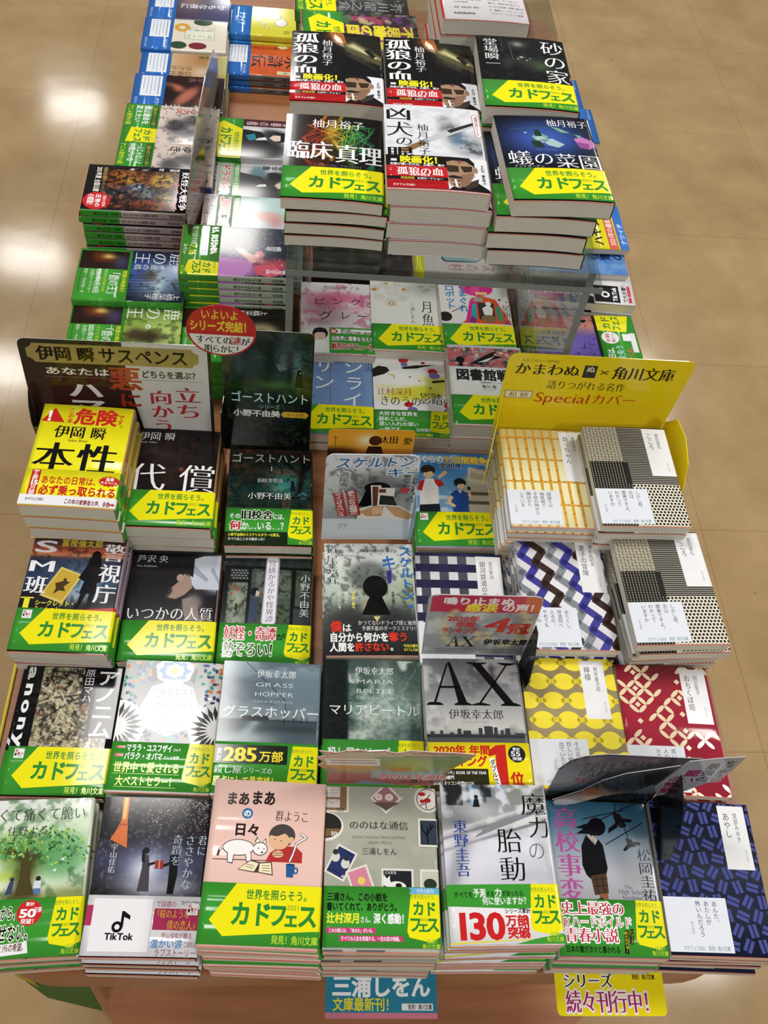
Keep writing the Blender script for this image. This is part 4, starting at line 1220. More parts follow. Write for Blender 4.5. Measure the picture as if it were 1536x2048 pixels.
b.r('1a2a18', 0, 128, 75, 146).t('その', 4, 101, 18, 109, WH, 'b').t('旧校舎', 18, 96, 57, 110, BK, 'H', ol='dff0d4').t('には、', 57, 101, 74, 110, WH, 'b').t('何', 5, 112, 19, 126, 'b8282e', 'H', ol='ffffff').t('か…いる…？', 19, 113, 75, 126, WH, 'b').t('小野不由美のミステリ＆ホラーの原点。', 4, 130, 68, 135, 'eae44a', 'b').t('すべてはここから始まった！', 4, 136.5, 50, 141, WH, 'b')
side_panel(b)

a = new('bokura', '3a78b8', t=13)
i = a.img(0, 0, 105, 148, '3a78b8')
i.g([(0, '2f6cb4'), (30, '4a8cca'), (60, '6fa4d2'), (95, '7fa8c8')]).b(30, 8, 40, 5, 'e4ecf2', .8).n(26, 'e4ecf2', .7, 101, .56, .66, .6, 2).b(92, 50, 26, 24, 'cfc6b0', .95, 6).rect(66, 50, 105, 95, 'bdb4a0').rect(70, 62, 105, 68, '5a564a').rect(70, 76, 105, 82, '5a564a')
a.p('ddd5bd', [(75, 22), (104, 28), (105, 52), (72, 44)]).p('c4b898', [(78, 30), (98, 36), (94, 44), (76, 40)])
a.t('ぼくらの', 3, 3, 44, 16, 'f4f2ea', 'h', ol='24568c').t('七日間戦争', 44, 4, 101, 17, 'f0c83c', 'h', ol='24568c').t('宗田 理', 38, 16, 66, 25, '1d2a44', 'h', ol='d8e6f0')
a.p('e8bf98', [(16, 28), (28, 26), (30, 36), (22, 43), (15, 38)], [(36, 42), (46, 34), (47, 30), (43, 28), (40, 32), (34, 38)]).e('3a2a20', 22, 28, 9.5, 8.5).p('f0c8a2', [(15, 30), (28, 29), (28, 36), (23, 42), (17, 38)]).p('3a2a20', [(13, 30), (18, 24), (30, 26), (30, 32), (25, 30), (20, 32), (15, 32)])
a.p('f3f2f2', [(10, 46), (18, 42), (28, 42), (34, 48), (33, 72), (32, 84), (8, 84)]).p('c03030', [(28, 42), (38, 45), (42, 52), (34, 56), (30, 50)], [(10, 46), (17, 43), (12, 62), (6, 60)]).p('232a33', [(8, 84), (33, 82), (34, 100), (6, 100)])
a.e('22242e', 62, 48, 8, 7.5).p('f0c8a2', [(58, 49), (67, 48), (68, 54), (63, 60), (58, 56)]).p('22242e', [(54, 48), (60, 42), (70, 46), (68, 50), (61, 50), (56, 54)]).p('2a4f9a', [(48, 66), (56, 60), (64, 60), (72, 66), (70, 86), (71, 96), (50, 96)]).p('f0c8a2', [(48, 68), (42, 80), (52, 88), (54, 84), (47, 79), (52, 72)], [(70, 68), (76, 74), (74, 60), (71, 58), (72, 66)]).p('d8d2c0', [(58, 60), (64, 60), (61, 66)]).r('22252a', 71, 54, 75, 60).p('9a8870', [(50, 95), (71, 94), (71, 100), (50, 100)])
green_yellow(a, True)

# ---- under the clear riser
a = new('pink', 'e9e3e6', t=16)
i = a.img(0, 0, 105, 148, 'e9e3e6')
i.g([(0, 'e6e2e4'), (95, 'ded8dc')]).b(52, 36, 46, 17, 'd05a86', .85, 4).b(28, 56, 34, 22, '8d5a62', .7).b(80, 44, 22, 14, 'e08aa8', .7).b(72, 46, 12, 6, 'f4e4ea', .9).n(9, 'b04470', .5, 111, .54, .66).b(45, 74, 22, 12, 'a07a7c', .6).b(28, 86, 20, 8, '6f6266', .5)
a.t('加藤シゲアキ', 32, 6, 88, 15, '3a3436', 'm').t('ピ', 18, 33, 36, 48, '201c1e', 'r').t('ン', 45, 33, 62, 47, '201c1e', 'r').t('ク', 72, 32, 88, 48, '201c1e', 'r').t('と', 94, 36, 105, 50, '201c1e', 'r').t('グ', 26, 60, 46, 80, '201c1e', 'r').t('レ', 56, 60, 72, 78, '201c1e', 'r').t('ー', 80, 60, 98, 78, '201c1e', 'r').t('Pink and Gray', 55, 53, 72, 56, '776a70', 'l')
b = band(a, 'dedcdc', 95, 146)
b.r(GRN, 41, 95, 105.5, 146).r('eeeeec', 50, 98, 105.5, 107).p('b82a30', [(40, 103), (47, 96), (54, 103), (47, 110)]).t('祝', 43.5, 99.5, 50.5, 106.5, 'ffffff', 'b').t('第42回', 57, 98, 72, 102.5, BK, 'b').t('吉川英治文学新人賞受賞', 57, 102.5, 103, 107, BK, 'b').t('出版界に衝撃を与えた', 44, 112, 104, 122, 'ffffff', 'b', ol='1c2a1a').t('鮮烈なデビュー作', 44, 126, 104, 139, 'b8282e', 'h', ol='f4f0f0')
b.e('1f1c1e', 28, 108, 11, 12).e('d8b49c', 28, 112, 8, 9).p('1f1c1e', [(17, 112), (20, 98), (36, 98), (39, 112), (33, 106), (24, 106)]).p('e8e8ea', [(14, 130), (24, 122), (33, 122), (41, 130), (41, 146), (14, 146)])

a = new('tsuki', 'e6e4e0', t=15)
a.img(0, 0, 105, 148, 'e6e4e0').b(84, 12, 28, 20, '8d8d88', .7)
P = []
for ox, oy, R_ in ((8, 20, 9), (22, 10, 9), (40, 8, 9), (54, 20, 9), (48, 38, 9), (30, 48, 11), (12, 38, 9), (32, 24, 12)):
    for k in range(12):
        an = k * PI / 6
        P.append([(ox + 2 * math.cos(an), oy + 2 * math.sin(an)), (ox + R_ * math.cos(an), oy + R_ * math.sin(an))])
a.l('a08a78', .55, *P).es('c98a36', [(6, 22, 4.5, 3.4), (31, 52, 5, 4), (24, 8, 3, 2), (50, 20, 3.4, 3)], 7).es('e6e4e0', [(32, 24, 3), (31, 52, 2.2)]).es('9a9a96', [(76, 12, 5, 3), (86, 18, 6, 3), (94, 10, 5, 3), (80, 22, 4, 2)], 7)
a.t('月魚', 74, 42, 92, 96, '1d1d1f', 'm', 1).t('三浦しをん', 57, 48, 65, 92, '55555a', 'm', 1)
green_yellow(a)

a = new('sirai', '7593c4', t=15)
a.img(0, 0, 105, 148, '7593c4').n(40, '6d8abc', .6, 5).b(98, 70, 6, 80, '86a0cc', .5)
a.t('シ', 62, 4, 92, 36, 'f1f4fa', 'r').t('ラ', 64, 38, 92, 66, 'f1f4fa', 'r').t('イ', 62, 68, 92, 98, 'f1f4fa', 'r').t('サ', 20, 2, 52, 36, 'f1f4fa', 'r').t('ン', 20, 38, 52, 68, 'f1f4fa', 'r').t('小説', 93, 6, 104, 28, '30406a', 'm', 1).l('8a4a80', .8, [(44, 0), (45, 20), (44, 50), (46, 75), (45, 97)]).t('SHIRAISAN', 1, 78, 24, 84, '40507a', 'm')
green_yellow(a)

a = new('kage', 'ecebea', t=15)
i = a.img(0, 0, 105, 148, 'ecebea')
i.b(60, 66, 48, 14, 'd3d33c', .95, 5, -10).b(100, 45, 30, 12, 'd3d33c', .9, 4, 10).b(20, 55, 20, 4, 'dcdc70', .5)
a.p('26261f', [(0, 22), (8, 16), (20, 18), (24, 25), (16, 32), (0, 38)]).p('1c1c1c', [(40, 18), (60, 13), (90, 10), (62, 19), (44, 21)], [(82, 42), (105, 38), (105, 42), (84, 46)])
a.es('c02a34', [(44, 4, 7, 5.5), (85, 24, 7, 5.5), (48, 88, 6, 5), (104, 88, 7, 5.5), (72, 8, 3.2, 2.6)]).es('7a70b0', [(45, 12, 5, 4.5), (87, 32, 8, 6), (53, 97, 7, 5), (104, 98, 8, 6)]).l('c06040', .7, [(50, 2), (66, 5)], [(91, 23), (103, 26)], [(54, 86), (66, 80)]).l('c9c04a', 2, [(22, 32), (30, 34), (30, 40)])
a.es('c06038', [(52, 36, 1.6), (65, 43, 1.4), (80, 56, 2)])
a.t('辻村深月', 5, 57, 54, 72, 'b03a3a', 'm').t('きのうの', 8, 72, 66, 92, '1d1d1d', 'm').t('影踏み', 64, 64, 112, 88, '1d1d1d', 'm')
b = band(a, GRN, 99, 147)
b.t('大好きな世界を', 6, 102, 60, 110, WH, 'b').t('詰めこんだ、', 6, 111.5, 48, 119.5, WH, 'b').t('思い入れの深い', 6, 120.5, 60, 128.5, WH, 'b').t('一冊です。', 6, 130, 42, 138, WH, 'b').t('辻村深月', 56, 131, 78, 137, WH, 'b').rr(WH, [(40, 137.6, 54, 138.1)]).p('d8dc3a', [(26, 140.5), (78, 140.5), (78, 145), (26, 145)]).t('七つの怖い話の怪談集。', 30, 140.8, 74, 144.8, '2a4a20', 'b')
side_panel(b)

a = new('robot', 'e2dedc', t=15)
a.img(0, 0, 105, 148, 'e2dedc').b(22, 2, 10, 10, 'd8c4a8', .8, 6)
a.p('e0522c', [(36, 86), (46, 40), (60, 32), (84, 40), (104, 92), (30, 92)]).p('d62a86', [(36, 88), (44, 46), (52, 38), (56, 50), (50, 76), (38, 90)]).p('2fa4b4', [(48, 52), (54, 50), (52, 84), (44, 80)]).rr('3a3430', [(56, 48, 80, 84)]).p('7a3a80', [(40, 90), (46, 76), (52, 84), (50, 92)], [(92, 92), (96, 84), (102, 92)]).p('2f9a70', [(82, 56), (88, 54), (92, 84), (84, 86)]).p('eeeae6', [(62, 60), (72, 52), (78, 60), (76, 74), (64, 74)]).e('eeeae6', 72, 50, 4.5).e('8a6a4a', 70, 82, 11, 8)
a.e('dd2f8c', 57, 17, 25, 17).es('8a2a40', [(46, 14, 3.6), (64, 10, 3.6)]).r('e6cf84', 55, 25, 72, 31).p('a89c90', [(52, 36), (64, 36), (66, 46), (50, 46)]).e('2a2424', 6, 80, 10).l('2a2424', 1.2, [(16, 70), (36, 56)]).es('2a2424', [(90, 40, 2), (100, 44, 1.4)])
a.t('きまぐれ', 28, 4, 42, 70, '3a86c4', 'b', 1).t('ロボット', 8, 12, 24, 64, '3a86c4', 'b', 1).t('星新一', 91, 50, 104, 92, '222222', 'm', 1)
green_yellow(a)

a = new('tosho', 'f0eff0', t=20)
a.img(0, 5, 105, 42, 'c4686a').n(8, '2a4a44', .8, 121, .54, .64).n(6, 'e8ded4', .8, 122, .6, .68).n(5, '7aa0b0', .6, 123, .62, .7)
a.e('17181a', 17, 29, 6).r('17181a', 15, 34, 20, 42).p('1a1c1e', [(30, 36), (60, 14), (70, 10), (64, 18), (78, 22), (52, 30), (46, 38)]).p('f0eeea', [(40, 34), (66, 20), (54, 31)])
a.t('図書館戦争', 9, 46, 103, 68, '2c2a2c', 'h').t('図書館戦争シリーズ①', 42, 69, 72, 73, '55555a', 'r').t('有川 浩', 43, 75, 63, 82, '333333', 'b').t('Hiro Arikawa', 45, 83, 61, 86, '77777a', 'r')
green_yellow(a)

a = new('bottle', 'ded6d6', t=14)
a.img(0, 0, 105, 148, 'ded6d6').n(30, 'd0c6c8', .6, 6)
a.p('3a5a62', [(25, 36), (70, 36), (82, 50), (82, 100), (76, 104), (30, 104), (24, 98), (24, 50)], [(40, 20), (62, 20), (62, 38), (40, 38)], [(36, 12), (66, 12), (66, 22), (36, 22)]).p('9cc0c8', [(27, 40), (69, 38), (79, 52), (79, 98), (74, 101), (32, 101), (27, 96)], [(42, 23), (60, 23), (60, 40), (42, 40)], [(39, 15), (63, 15), (63, 20), (39, 20)]).r('e0d6a8', 42, 60, 56, 94).e('b05a4a', 49, 54, 3, 6)
a.t('スの村', 86, 20, 102, 96, 'c06a62', 'm', 1)
b = band(a, YEL, 132, 147)

# ---- on top of the clear riser
def movie_band(a, v0=92):
    """red and black band with a man's portrait on white at its right"""
    b = band(a, 'c8242a', v0, 147)
    b.r(BK, 0, v0, 62, v0 + 18).t('映画化！', 14, v0 + 1, 60, v0 + 14, 'f2ea2a', 'h').r('e8e8e8', 5, v0 + 7, 11, v0 + 11).t('刑事が嫌いだのは、正義か、悪か', 4, v0 + 13.5, 60, v0 + 18, 'f0f0f0', 'b').t('孤狼の血', 10, v0 + 20, 58, v0 + 34, 'f6f4f4', 'M').t('LEVEL2', 24, v0 + 31, 44, v0 + 35, 'f6f4f4', 'h').r(BK, 0, v0 + 36, 62, v0 + 41).t('映画続編', 14, v0 + 36.5, 28, v0 + 40.6, 'f2e23a', 'r').t('8.20ロードショー', 31, v0 + 36.5, 57, v0 + 40.6, 'f0f0f0', 'b').t('カドフェス2021', 6, v0 + 48, 28, v0 + 52, 'f0f0f0', 'b')
    for k in range(2):
        b.l('8a1a1c', .8, [(6, v0 + 43.5 + 2.6 * k), (58, v0 + 43.5 + 2.6 * k)])
    b.r('e9e9ee', 62, v0, 105.5, 147)
    b.p('17151a', [(62, 147), (70, v0 + 46), (82, v0 + 50), (92, v0 + 40), (105, v0 + 52), (105, 147)])
    b.p('3f332e', [(78, v0 + 44), (94, v0 + 34), (92, v0 + 46), (80, v0 + 54)])
    b.p('a5846c', [(62, v0 + 10), (66, v0 + 4), (84, v0 + 4), (89, v0 + 16), (90, v0 + 30), (82, v0 + 46), (72, v0 + 52), (64, v0 + 48), (62, v0 + 40)]).p('8a6a56', [(76, v0 + 30), (90, v0 + 24), (82, v0 + 46), (74, v0 + 51)]).e('9a7a64', 91.5, v0 + 20, 2.4, 5)
    b.p('1a1618', [(62, v0 + 9), (62, v0), (86, v0), (91, v0 + 8), (91, v0 + 17), (88, v0 + 12), (82, v0 + 6), (68, v0 + 6)]).p('3a2d22', [(62, v0 + 14), (74, v0 + 15), (74, v0 + 25), (64, v0 + 26), (62, v0 + 24)], [(76, v0 + 15), (89, v0 + 14), (87, v0 + 23), (79, v0 + 25)]).l('b89a5a', .9, [(62, v0 + 14), (90, v0 + 13)]).p('2a2020', [(62, v0 + 33), (68, v0 + 31), (77, v0 + 33), (76, v0 + 36), (64, v0 + 36)], [(66, v0 + 45), (74, v0 + 45), (71, v0 + 50)]).p('7a4a40', [(64, v0 + 38), (76, v0 + 38), (74, v0 + 41), (66, v0 + 41)]).p('e8e4dc', [(68, v0 + 38), (70.5, v0 + 38), (72, v0 + 50), (69.4, v0 + 50)]).p('8f4a40', [(72, v0 + 6), (78, v0 + 5), (76, v0 + 11)])
    b.t('それが、嵐を呼ぶ', 97, v0 + 10, 101, v0 + 42, '333338', 'b', 1)

a = new('korou', '131213', t=21, spine='1a1814')
i = a.img(0, 0, 105, 148, '131213')
i.b(50, 8, 10, 14, 'c06a34', .7).b(54, 18, 5, 12, 'fff4dc', 1, 4, -25).b(88, 30, 28, 14, '6f6a3a', .7, 3, 35).b(80, 46, 22, 10, '8f8a66', .6, 3, 35).l(60, 28, 100, 58, 3, 'b0a878', .7).l(70, 10, 104, 44, 4, '2a2a22', .8).l(66, 50, 96, 72, 2, '3a3c34', .8).n(5, '1d1c18', .4, 131, .5, .62)
a.p('b0683a', [(44, 0), (60, 2), (64, 24), (54, 26), (48, 16)]).p('fbeed2', [(50, 4), (57, 13), (60, 24), (53, 22), (49, 13)]).p('57523a', [(60, 26), (72, 18), (105, 46), (105, 66), (64, 40)]).p('8f8a5c', [(62, 27), (72, 21), (105, 50), (105, 54), (66, 33)]).p('c9c49a', [(66, 28), (72, 25), (100, 50), (98, 52)]).p('23221d', [(76, 4), (98, 2), (105, 20), (105, 40), (78, 20)], [(84, 36), (90, 32), (98, 46), (94, 52)])
a.t('孤狼の血', 1, 4, 32, 96, 'f2f2f4', 'M', 1).t('柚月裕子', 35, 18, 48, 74, 'e9e9ec', 'm', 1)
movie_band(a, 92)

a = new('suna', '141415', t=22, spine='18181a')
i = a.img(0, 0, 105, 148, '141415')
i.b(48, 16, 5, 4, 'fafaf0', 1, 2).b(48, 16, 12, 10, '5a5f5c', .7).b(50, 44, 3, 2, 'dde0d4', .9).n(4, '5a5f58', .0).b(52, 52, 18, 10, '3a403a', .7).b(72, 60, 14, 12, '4f6a44', .7).n(5, '2c352c', .5, 141, .58, .68).b(34, 56, 6, 12, '3c4240', .7)
a.l('6a6e6c', .6, [(38, 14), (40, 50)], [(38, 14), (47, 13)]).es('c9ccc0', [(50, 44, 1.4), (46, 48, 1), (56, 50, 1), (60, 46, .8)]).t('堂場瞬一', 7, 6, 25, 68, 'f0f0f2', 'm', 1).t('砂の家', 74, 4, 103, 95, 'f2f2f4', 'm', 1).t('Doba Shunichi', 27, 4, 31, 36, '777777', 'l', 1)
green_yellow(a)

a = new('rinsho', '15120f', t=15, spine='161c14')
i = a.img(0, 0, 105, 148, '15120f', step=1.1)
rs = np.random.RandomState(6)
for k in range(26):
    x, y = rs.uniform(15, 95), rs.uniform(12, 100)
    c = 'b5361f' if x < 36 else ('d9a424' if x < 58 else ('7fae34' if x < 70 else '2f8a4c'))
    i.l(x, y, x + rs.uniform(-14, 14), y + rs.uniform(-26, 26), rs.uniform(1, 2.6), c, .75)
i.b(50, 36, 10, 24, 'e0b030', .6).b(70, 44, 14, 26, '3f9a4c', .5).b(30, 50, 14, 30, 'a8321f', .55).b(58, 100, 10, 8, '2f3aa0', .8).b(36, 96, 12, 12, '9a2a20', .6).n(9, '100e0c', .5, 151, .54, .66)
for c, x0, x1 in (('d2542c', 14, 44), ('e8b83a', 36, 66), ('9cc04a', 58, 80), ('4fae6a', 70, 96)):
    a.l(c, .55, *[[(rs.uniform(x0, x1) , 14 + 9 * q + rs.uniform(-4, 4)) for q in range(rs.randint(4, 8))] for _ in range(5)])
a.t('柚月裕子', 28, 7, 85, 24, 'f2f2f4', 'm').t('臨床', 3, 48, 52, 82, 'f4f4f6', 'M').t('真理', 54, 51, 104, 86, 'f4f4f6', 'M').t('CLINICAL TRUTH', 28, 88, 82, 93, '6a6a60', 'm')
green_yellow(a)

a = new('kyouken', 'e4e4ea', t=20, spine='e6e6ec')
i = a.img(0, 0, 105, 148, 'e4e4ea')
i.b(70, 44, 12, 16, '54585e', .9, 3).b(64, 26, 8, 10, '8a8c90', .8, 4).b(88, 68, 20, 20, '8d959e', .9, 4, 30).b(78, 58, 10, 16, '4a6a86', .7, 3).b(95, 74, 14, 10, '3c4046', .8, 4, 40).n(7, 'c9cdd4', .6, 161, .5, .6)
a.p('c4c6ca', [(24, 74), (60, 48), (96, 24), (102, 25), (98, 32), (64, 56), (28, 80)]).p('8a6a44', [(14, 82), (40, 64), (44, 70), (20, 88)]).p('2a2a2e', [(66, 44), (99, 23), (102, 25), (70, 48)])
a.t('凶', 1, 4, 30, 30, '17171b', 'M').t('犬', 1, 31, 31, 60, '17171b', 'm').t('の', 10, 58, 30, 76, '17171b', 'm').t('眼', 1, 76, 30, 100, '17171b', 'M').t('柚月裕子', 34, 34, 47, 90, '2a2a2e', 'm', 1)
a.p('f0eef0', [(95, 12), (99, 9), (103, 12), (104, 48), (101, 52), (97, 49)]).l('b04048', .6, [(95, 12), (99, 9), (103, 12), (104, 48), (101, 52), (97, 49), (95, 12)]).t('孤狼の血シリーズ', 97.5, 13, 101.5, 48, 'a0303a', 'b', 1)
movie_band(a, 92)

a = new('ari', '11121a', t=21, spine='121218')
i = a.img(0, 0, 105, 148, '11121a')
i.b(50, 42, 48, 34, '3450a0', .95, 3).b(50, 40, 24, 18, '4a6cc0', .5)
a.l('3f5a4a', 1, [(14, 26), (40, 22), (60, 22), (84, 34)]).p('7fae94', [(60, 20), (68, 22), (80, 30), (70, 30)], [(36, 38), (46, 32), (54, 38), (50, 50), (40, 46)], [(84, 32), (92, 34), (88, 38)]).p('a9c4c8', [(44, 44), (58, 42), (70, 52), (62, 58), (52, 54)], [(38, 40), (46, 36), (54, 46), (46, 50)]).p('243a30', [(34, 46), (44, 46), (48, 58), (36, 58)], [(40, 26), (46, 26), (48, 38), (40, 38)]).p('c07ab8', [(82, 40), (92, 36), (102, 42), (106, 50), (96, 58), (86, 56)]).p('8f4f8c', [(84, 46), (98, 48), (96, 58), (86, 56)]).e('dfe6ee', 30, 32, 1.6, .8)
a.t('柚月裕子', 56, 6, 102, 20, 'eeeef2', 'm').t('蟻', 4, 64, 31, 90, 'f4f4f6', 'm').t('の', 31, 66, 54, 90, 'f4f4f6', 'm').t('菜', 54, 68, 79, 94, 'f4f4f6', 'm').t('園', 79, 68, 105, 95, 'f4f4f6', 'm').t('アントガーデン', 9, 89, 41, 94, 'd4d4da', 'm').t('Ant Garden', 36, 60, 60, 64, '7a8ac0', 'l', sh=.2)
green_yellow(a)

a = new('backface', 'dcd8dc', t=18, spine='b4322c')
a.r('b4322c', 0, 0, 3, 148)
for k, s in enumerate(['かけた美貌の刑事が、', '女子の連続殺人事件に', '立ち向かう。次々と起こる', '事件を、現場の刑を見ること', 'ができる名探偵・朝霧川蓮が挑', 'む、驚異のハイスピード・スピ', 'リチュアル・ミステリー登場！']):
    a.t(s, 58, 82 + k * 8, 58 + len(s) * 3.05, 86.5 + k * 8, '4a464a', 'r')
a.t('192019300600', 18, 84, 48, 90, '222222', 'r').t('ISBN978-4-04-369701-9', 17, 100, 50, 104.5, '333333', 'r').t('C0193 ¥600E', 17, 106, 34, 110, '333333', 'r').t('定価：本体600円（税別）', 16, 118, 48, 123, '333333', 'r').t('KADOKAWA', 15, 131, 40, 137, '222222', 'h')

a = new('akuta', '3c3c3c', t=14)
a.img(0, 0, 105, 148, '3c3c3c').b(40, 60, 50, 30, '8d8d8d', .8, 3).n(12, 'c4c4c4', .7, 171, .55, .66).b(90, 40, 24, 60, '2a2a2a', .8)
a.t('芥川龍之介', 76, 8, 100, 92, 'a8a8a8', 'm', 1)
green_yellow(a)

a = new('colour', '3a3434', t=14)
i = a.img(0, 0, 105, 148, '3a3434', step=2)
i.n(14, 'b04a6a', .8, 181, .56, .6).n(13, '4a7a4a', .8, 182, .58, .62).n(12, 'c9b88a', .8, 183, .6, .64).n(10, '7a4a90', .7, 184, .6, .64)
a.t('不思議の国', 30, 6, 66, 92, 'e6d63a', 'h', 1).t('恩田陸', 70, 20, 88, 80, 'e6d63a', 'h', 1)
green_yellow(a)
# ---- books laid sideways along the two long edges of the table
def shika_band(a):
    b = band(a, '4aa83a', 76, 148)
    i = b.img(4, 80, 42, 146, '2a1a16', step=1.5)
    i.b(16, 108, 7, 12, 'f6c860', 1).b(26, 90, 14, 12, '4a4a7a', .8).b(24, 112, 4, 16, '6a2e24', .9).b(8, 96, 6, 8, '14100e', .7).b(14, 124, 8, 8, '7a3424', .7)
    b.t('待望の映画化！', 44, 79, 92, 86, 'e6e23a', 'b').t('「鹿の王」', 43, 88, 98, 104, 'f2f4f0', 'M').t('ユナと約束の旅', 45, 106, 88, 111, 'e6e23a', 'r').t('2021年9月10日', 43, 113, 92, 122, 'f4f6f2', 'b').t('全国ロードショー', 44, 123.5, 92, 129, 'f4f6f2', 'r').t('堤真一・竹内涼真・杏', 43, 133, 92, 138, 'e8f0e0', 'r').l('2a6a20', .7, [(44, 142), (90, 142)])

a = new('shikablue', '14223e', t=15, spine='4aa83a')
i = a.img(0, 0, 105, 80, '14223e')
i.g([(0, '1a2440'), (40, '2f5a9a'), (105, '12141c')], True).b(60, 40, 34, 30, 'b8d4e6', .8).b(52, 50, 12, 14, '55483c', .9, 3).b(72, 34, 26, 5, 'd8e6ec', .6).b(40, 64, 30, 12, '2a3fa0', .6).n(6, '14141c', .4, 201, .56, .66)
a.l('12141a', .8, *[[(50 + k * 6, 40), (52 + k * 6, 76)] for k in range(7)]).l('101216', 1.2, [(80, 10), (62, 18), (56, 12)], [(70, 14), (64, 8)]).t('鹿の王', 2, 2, 28, 74, 'f4f6f8', 'm', 1).t('水底の橋', 28, 28, 40, 72, 'e8eef4', 'm', 1).t('上橋菜穂子', 86, 4, 100, 52, 'f4f4f6', 'm', 1)
shika_band(a)
a = new('shikagreen', '8fae4a', t=15, spine='4aa83a')
i = a.img(0, 0, 105, 80, '8fae4a')
i.g([(0, '5a7a34'), (50, 'a9c85a'), (105, '7d9a44')], True).b(60, 20, 30, 26, 'cfe08a', .7).n(10, '3a5224', .6, 202, .55, .66).b(62, 46, 12, 26, '3a2c1c', .9, 4).b(54, 60, 9, 12, '4a3a2a', .8).b(92, 40, 8, 40, '4f6a34', .6)
a.t('鹿の王', 2, 2, 30, 76, 'f6f8f2', 'm', 1).p('f6f8f2', [(38, 44), (43, 40), (48, 44), (43, 48)]).t('4', 41, 42, 45, 46, '44663a', 'b')
shika_band(a)
a = new('shikadark', '1c1814', t=15, spine='4aa83a')
i = a.img(0, 0, 105, 80, '1c1814')
i.b(50, 34, 20, 24, 'c9bb94', .9, 4).b(50, 34, 10, 12, '54432c', .9, 3).b(30, 60, 14, 10, '3a3224', .8)
a.t('上橋菜穂子', 4, 26, 15, 78, 'f0f0ee', 'm', 1)
shika_band(a)

a = new('youkai', '161216', t=10, spine='c9b3b3')
i = a.img(10, 18, 100, 122, '4a2a1c', step=1.1)
i.g([(10, '5a2a1a'), (40, '7a3a1e'), (60, '2a3040'), (100, '4a2018')], True).b(32, 40, 18, 18, 'e6c04a', .95, 4).b(30, 42, 8, 9, 'c08030', .7).b(22, 100, 12, 14, 'b9722a', .8).b(34, 86, 8, 14, 'd8a82a', .8).b(50, 74, 8, 12, '7ab0f0', .9).b(50, 74, 2.5, 3, 'ffffff', 1).b(66, 60, 14, 10, '8fb4c8', .7).b(74, 34, 12, 12, 'dfb850', .8).b(86, 52, 10, 30, 'a8431c', .7).n(4, '14100e', .8, 211, .52, .6).n(5, 'c98a4a', .5, 212, .58, .66).n(3, '14141a', .5, 213, .6, .66)
a.t('妖怪大戦争', 8, 3, 98, 15, 'f4f4f6', 'M').t('ガーディアンズ', 34, 16, 96, 24, 'd83a2e', 'b').t('荒俣 宏', 2, 18, 9, 48, 'f0f0f0', 'b', 1).t('2021年夏 全国公開', 6, 127, 64, 136, 'f0e8e0', 'b').t('映画妖怪大戦争ガーディアンズ', 6, 120, 64, 126, 'd8b070', 'r').e('c8282e', 84, 128, 19).t('圧巻の', 70, 122, 98, 130, 'ffffff', 'b').t('小説版！', 70, 131, 98, 141, 'ffffff', 'b').t('感動の冒険', 72, 115, 96, 120, 'ffffff', 'r')
def spine_words(a, words, t):
    """the lettering on the back of the book, reading along it"""
    for s, v0, v1, c in words:
        n = len(s)
        a.t(s, 106.5, v0, 106.5 + t * .5, v1, c, 'b', 1)
a.r(GRN, 104, 92, 118, 148)
spine_words(a, [('妖怪大戦争ガーディアンズ', 42, 90, '4a3030'), ('荒俣宏', 8, 26, '4a3030'), ('発見！角川文庫', 96, 130, '1c4a1c')], 11)

def natsu_band(a, v0=96):
    b = band(a, '2f6fc4', v0, 148)
    b.r('e6ecf4', 5, v0 + 6, 66, v0 + 40)
    for k, (u0, u1) in enumerate(((8, 60), (8, 52), (8, 62), (8, 58), (8, 46))):
        b.l('7f93b4', .9 if k else 1.6, [(u0, v0 + 11 + k * 6), (u1, v0 + 11 + k * 6)])
    b.t('ナツイチ', 72, v0 + 6, 102, v0 + 15, 'd8e8fa', 'b')
    b.t('集英社文庫', 70, v0 + 42, 100, v0 + 47, 'a9c8ee', 'r')
    return b

a = new('yoru', '3a3f5c', t=14, spine='2c3450')
a.img(0, 0, 105, 100, '3a3f5c').g([(0, '4a4f78'), (100, '4a3a4a')]).b(40, 70, 30, 26, 'a88878', .7)
a.t('かもな夜に', 46, 6, 64, 90, 'd8dcec', 'b', 1)
natsu_band(a)
a = new('kiwi', 'e2d9c8', t=13)
a.img(0, 0, 105, 100, 'e2d9c8')
a.es('2f4a34', [(6, 44, 12, 17), (88, 84, 12, 15)]).es('d9a03a', [(28, 80, 15, 14)]).es('7a2a34', [(88, 50, 11, 16)]).es('e2d9c8', [(28, 80, 6, 6)]).e('e9ecd8', 46, 48, 20, 26).l('8a8a78', .6, [(26, 22), (66, 22), (66, 74), (26, 74), (26, 22)], [(46, 22), (46, 74)]).t('夏目漱石', 30, 26, 40, 70, '55554c', 'm', 1).t('坊っちゃん', 50, 26, 62, 70, '55554c', 'm', 1)
natsu_band(a)
a = new('clinic', 'c4a47c', t=13, spine='5a1c24')
a.img(0, 0, 105, 100, 'c4a47c').g([(0, 'b8bb7a'), (40, 'a87848'), (100, 'cfb08c')]).b(60, 40, 20, 20, 'e6d8c4', .7).b(80, 20, 20, 20, '8a5a34', .6)
a.t('ひさか', 40, 58, 56, 96, '2f2620', 'm', 1).t('診療所', 58, 58, 76, 98, '2f2620', 'm', 1).t('速水克', 4, 20, 16, 50, '3a4a2a', 'b', 1)
natsu_band(a)
a = new('crimson', '2c1416', t=14)
a.img(0, 0, 105, 100, '2c1416').b(36, 84, 12, 22, 'c87858', .95, 4, 20).b(60, 60, 12, 34, 'cf8062', .9, 4, -60).b(74, 30, 20, 14, 'c87058', .8).b(50, 94, 24, 16, '14100f', .9, 4)
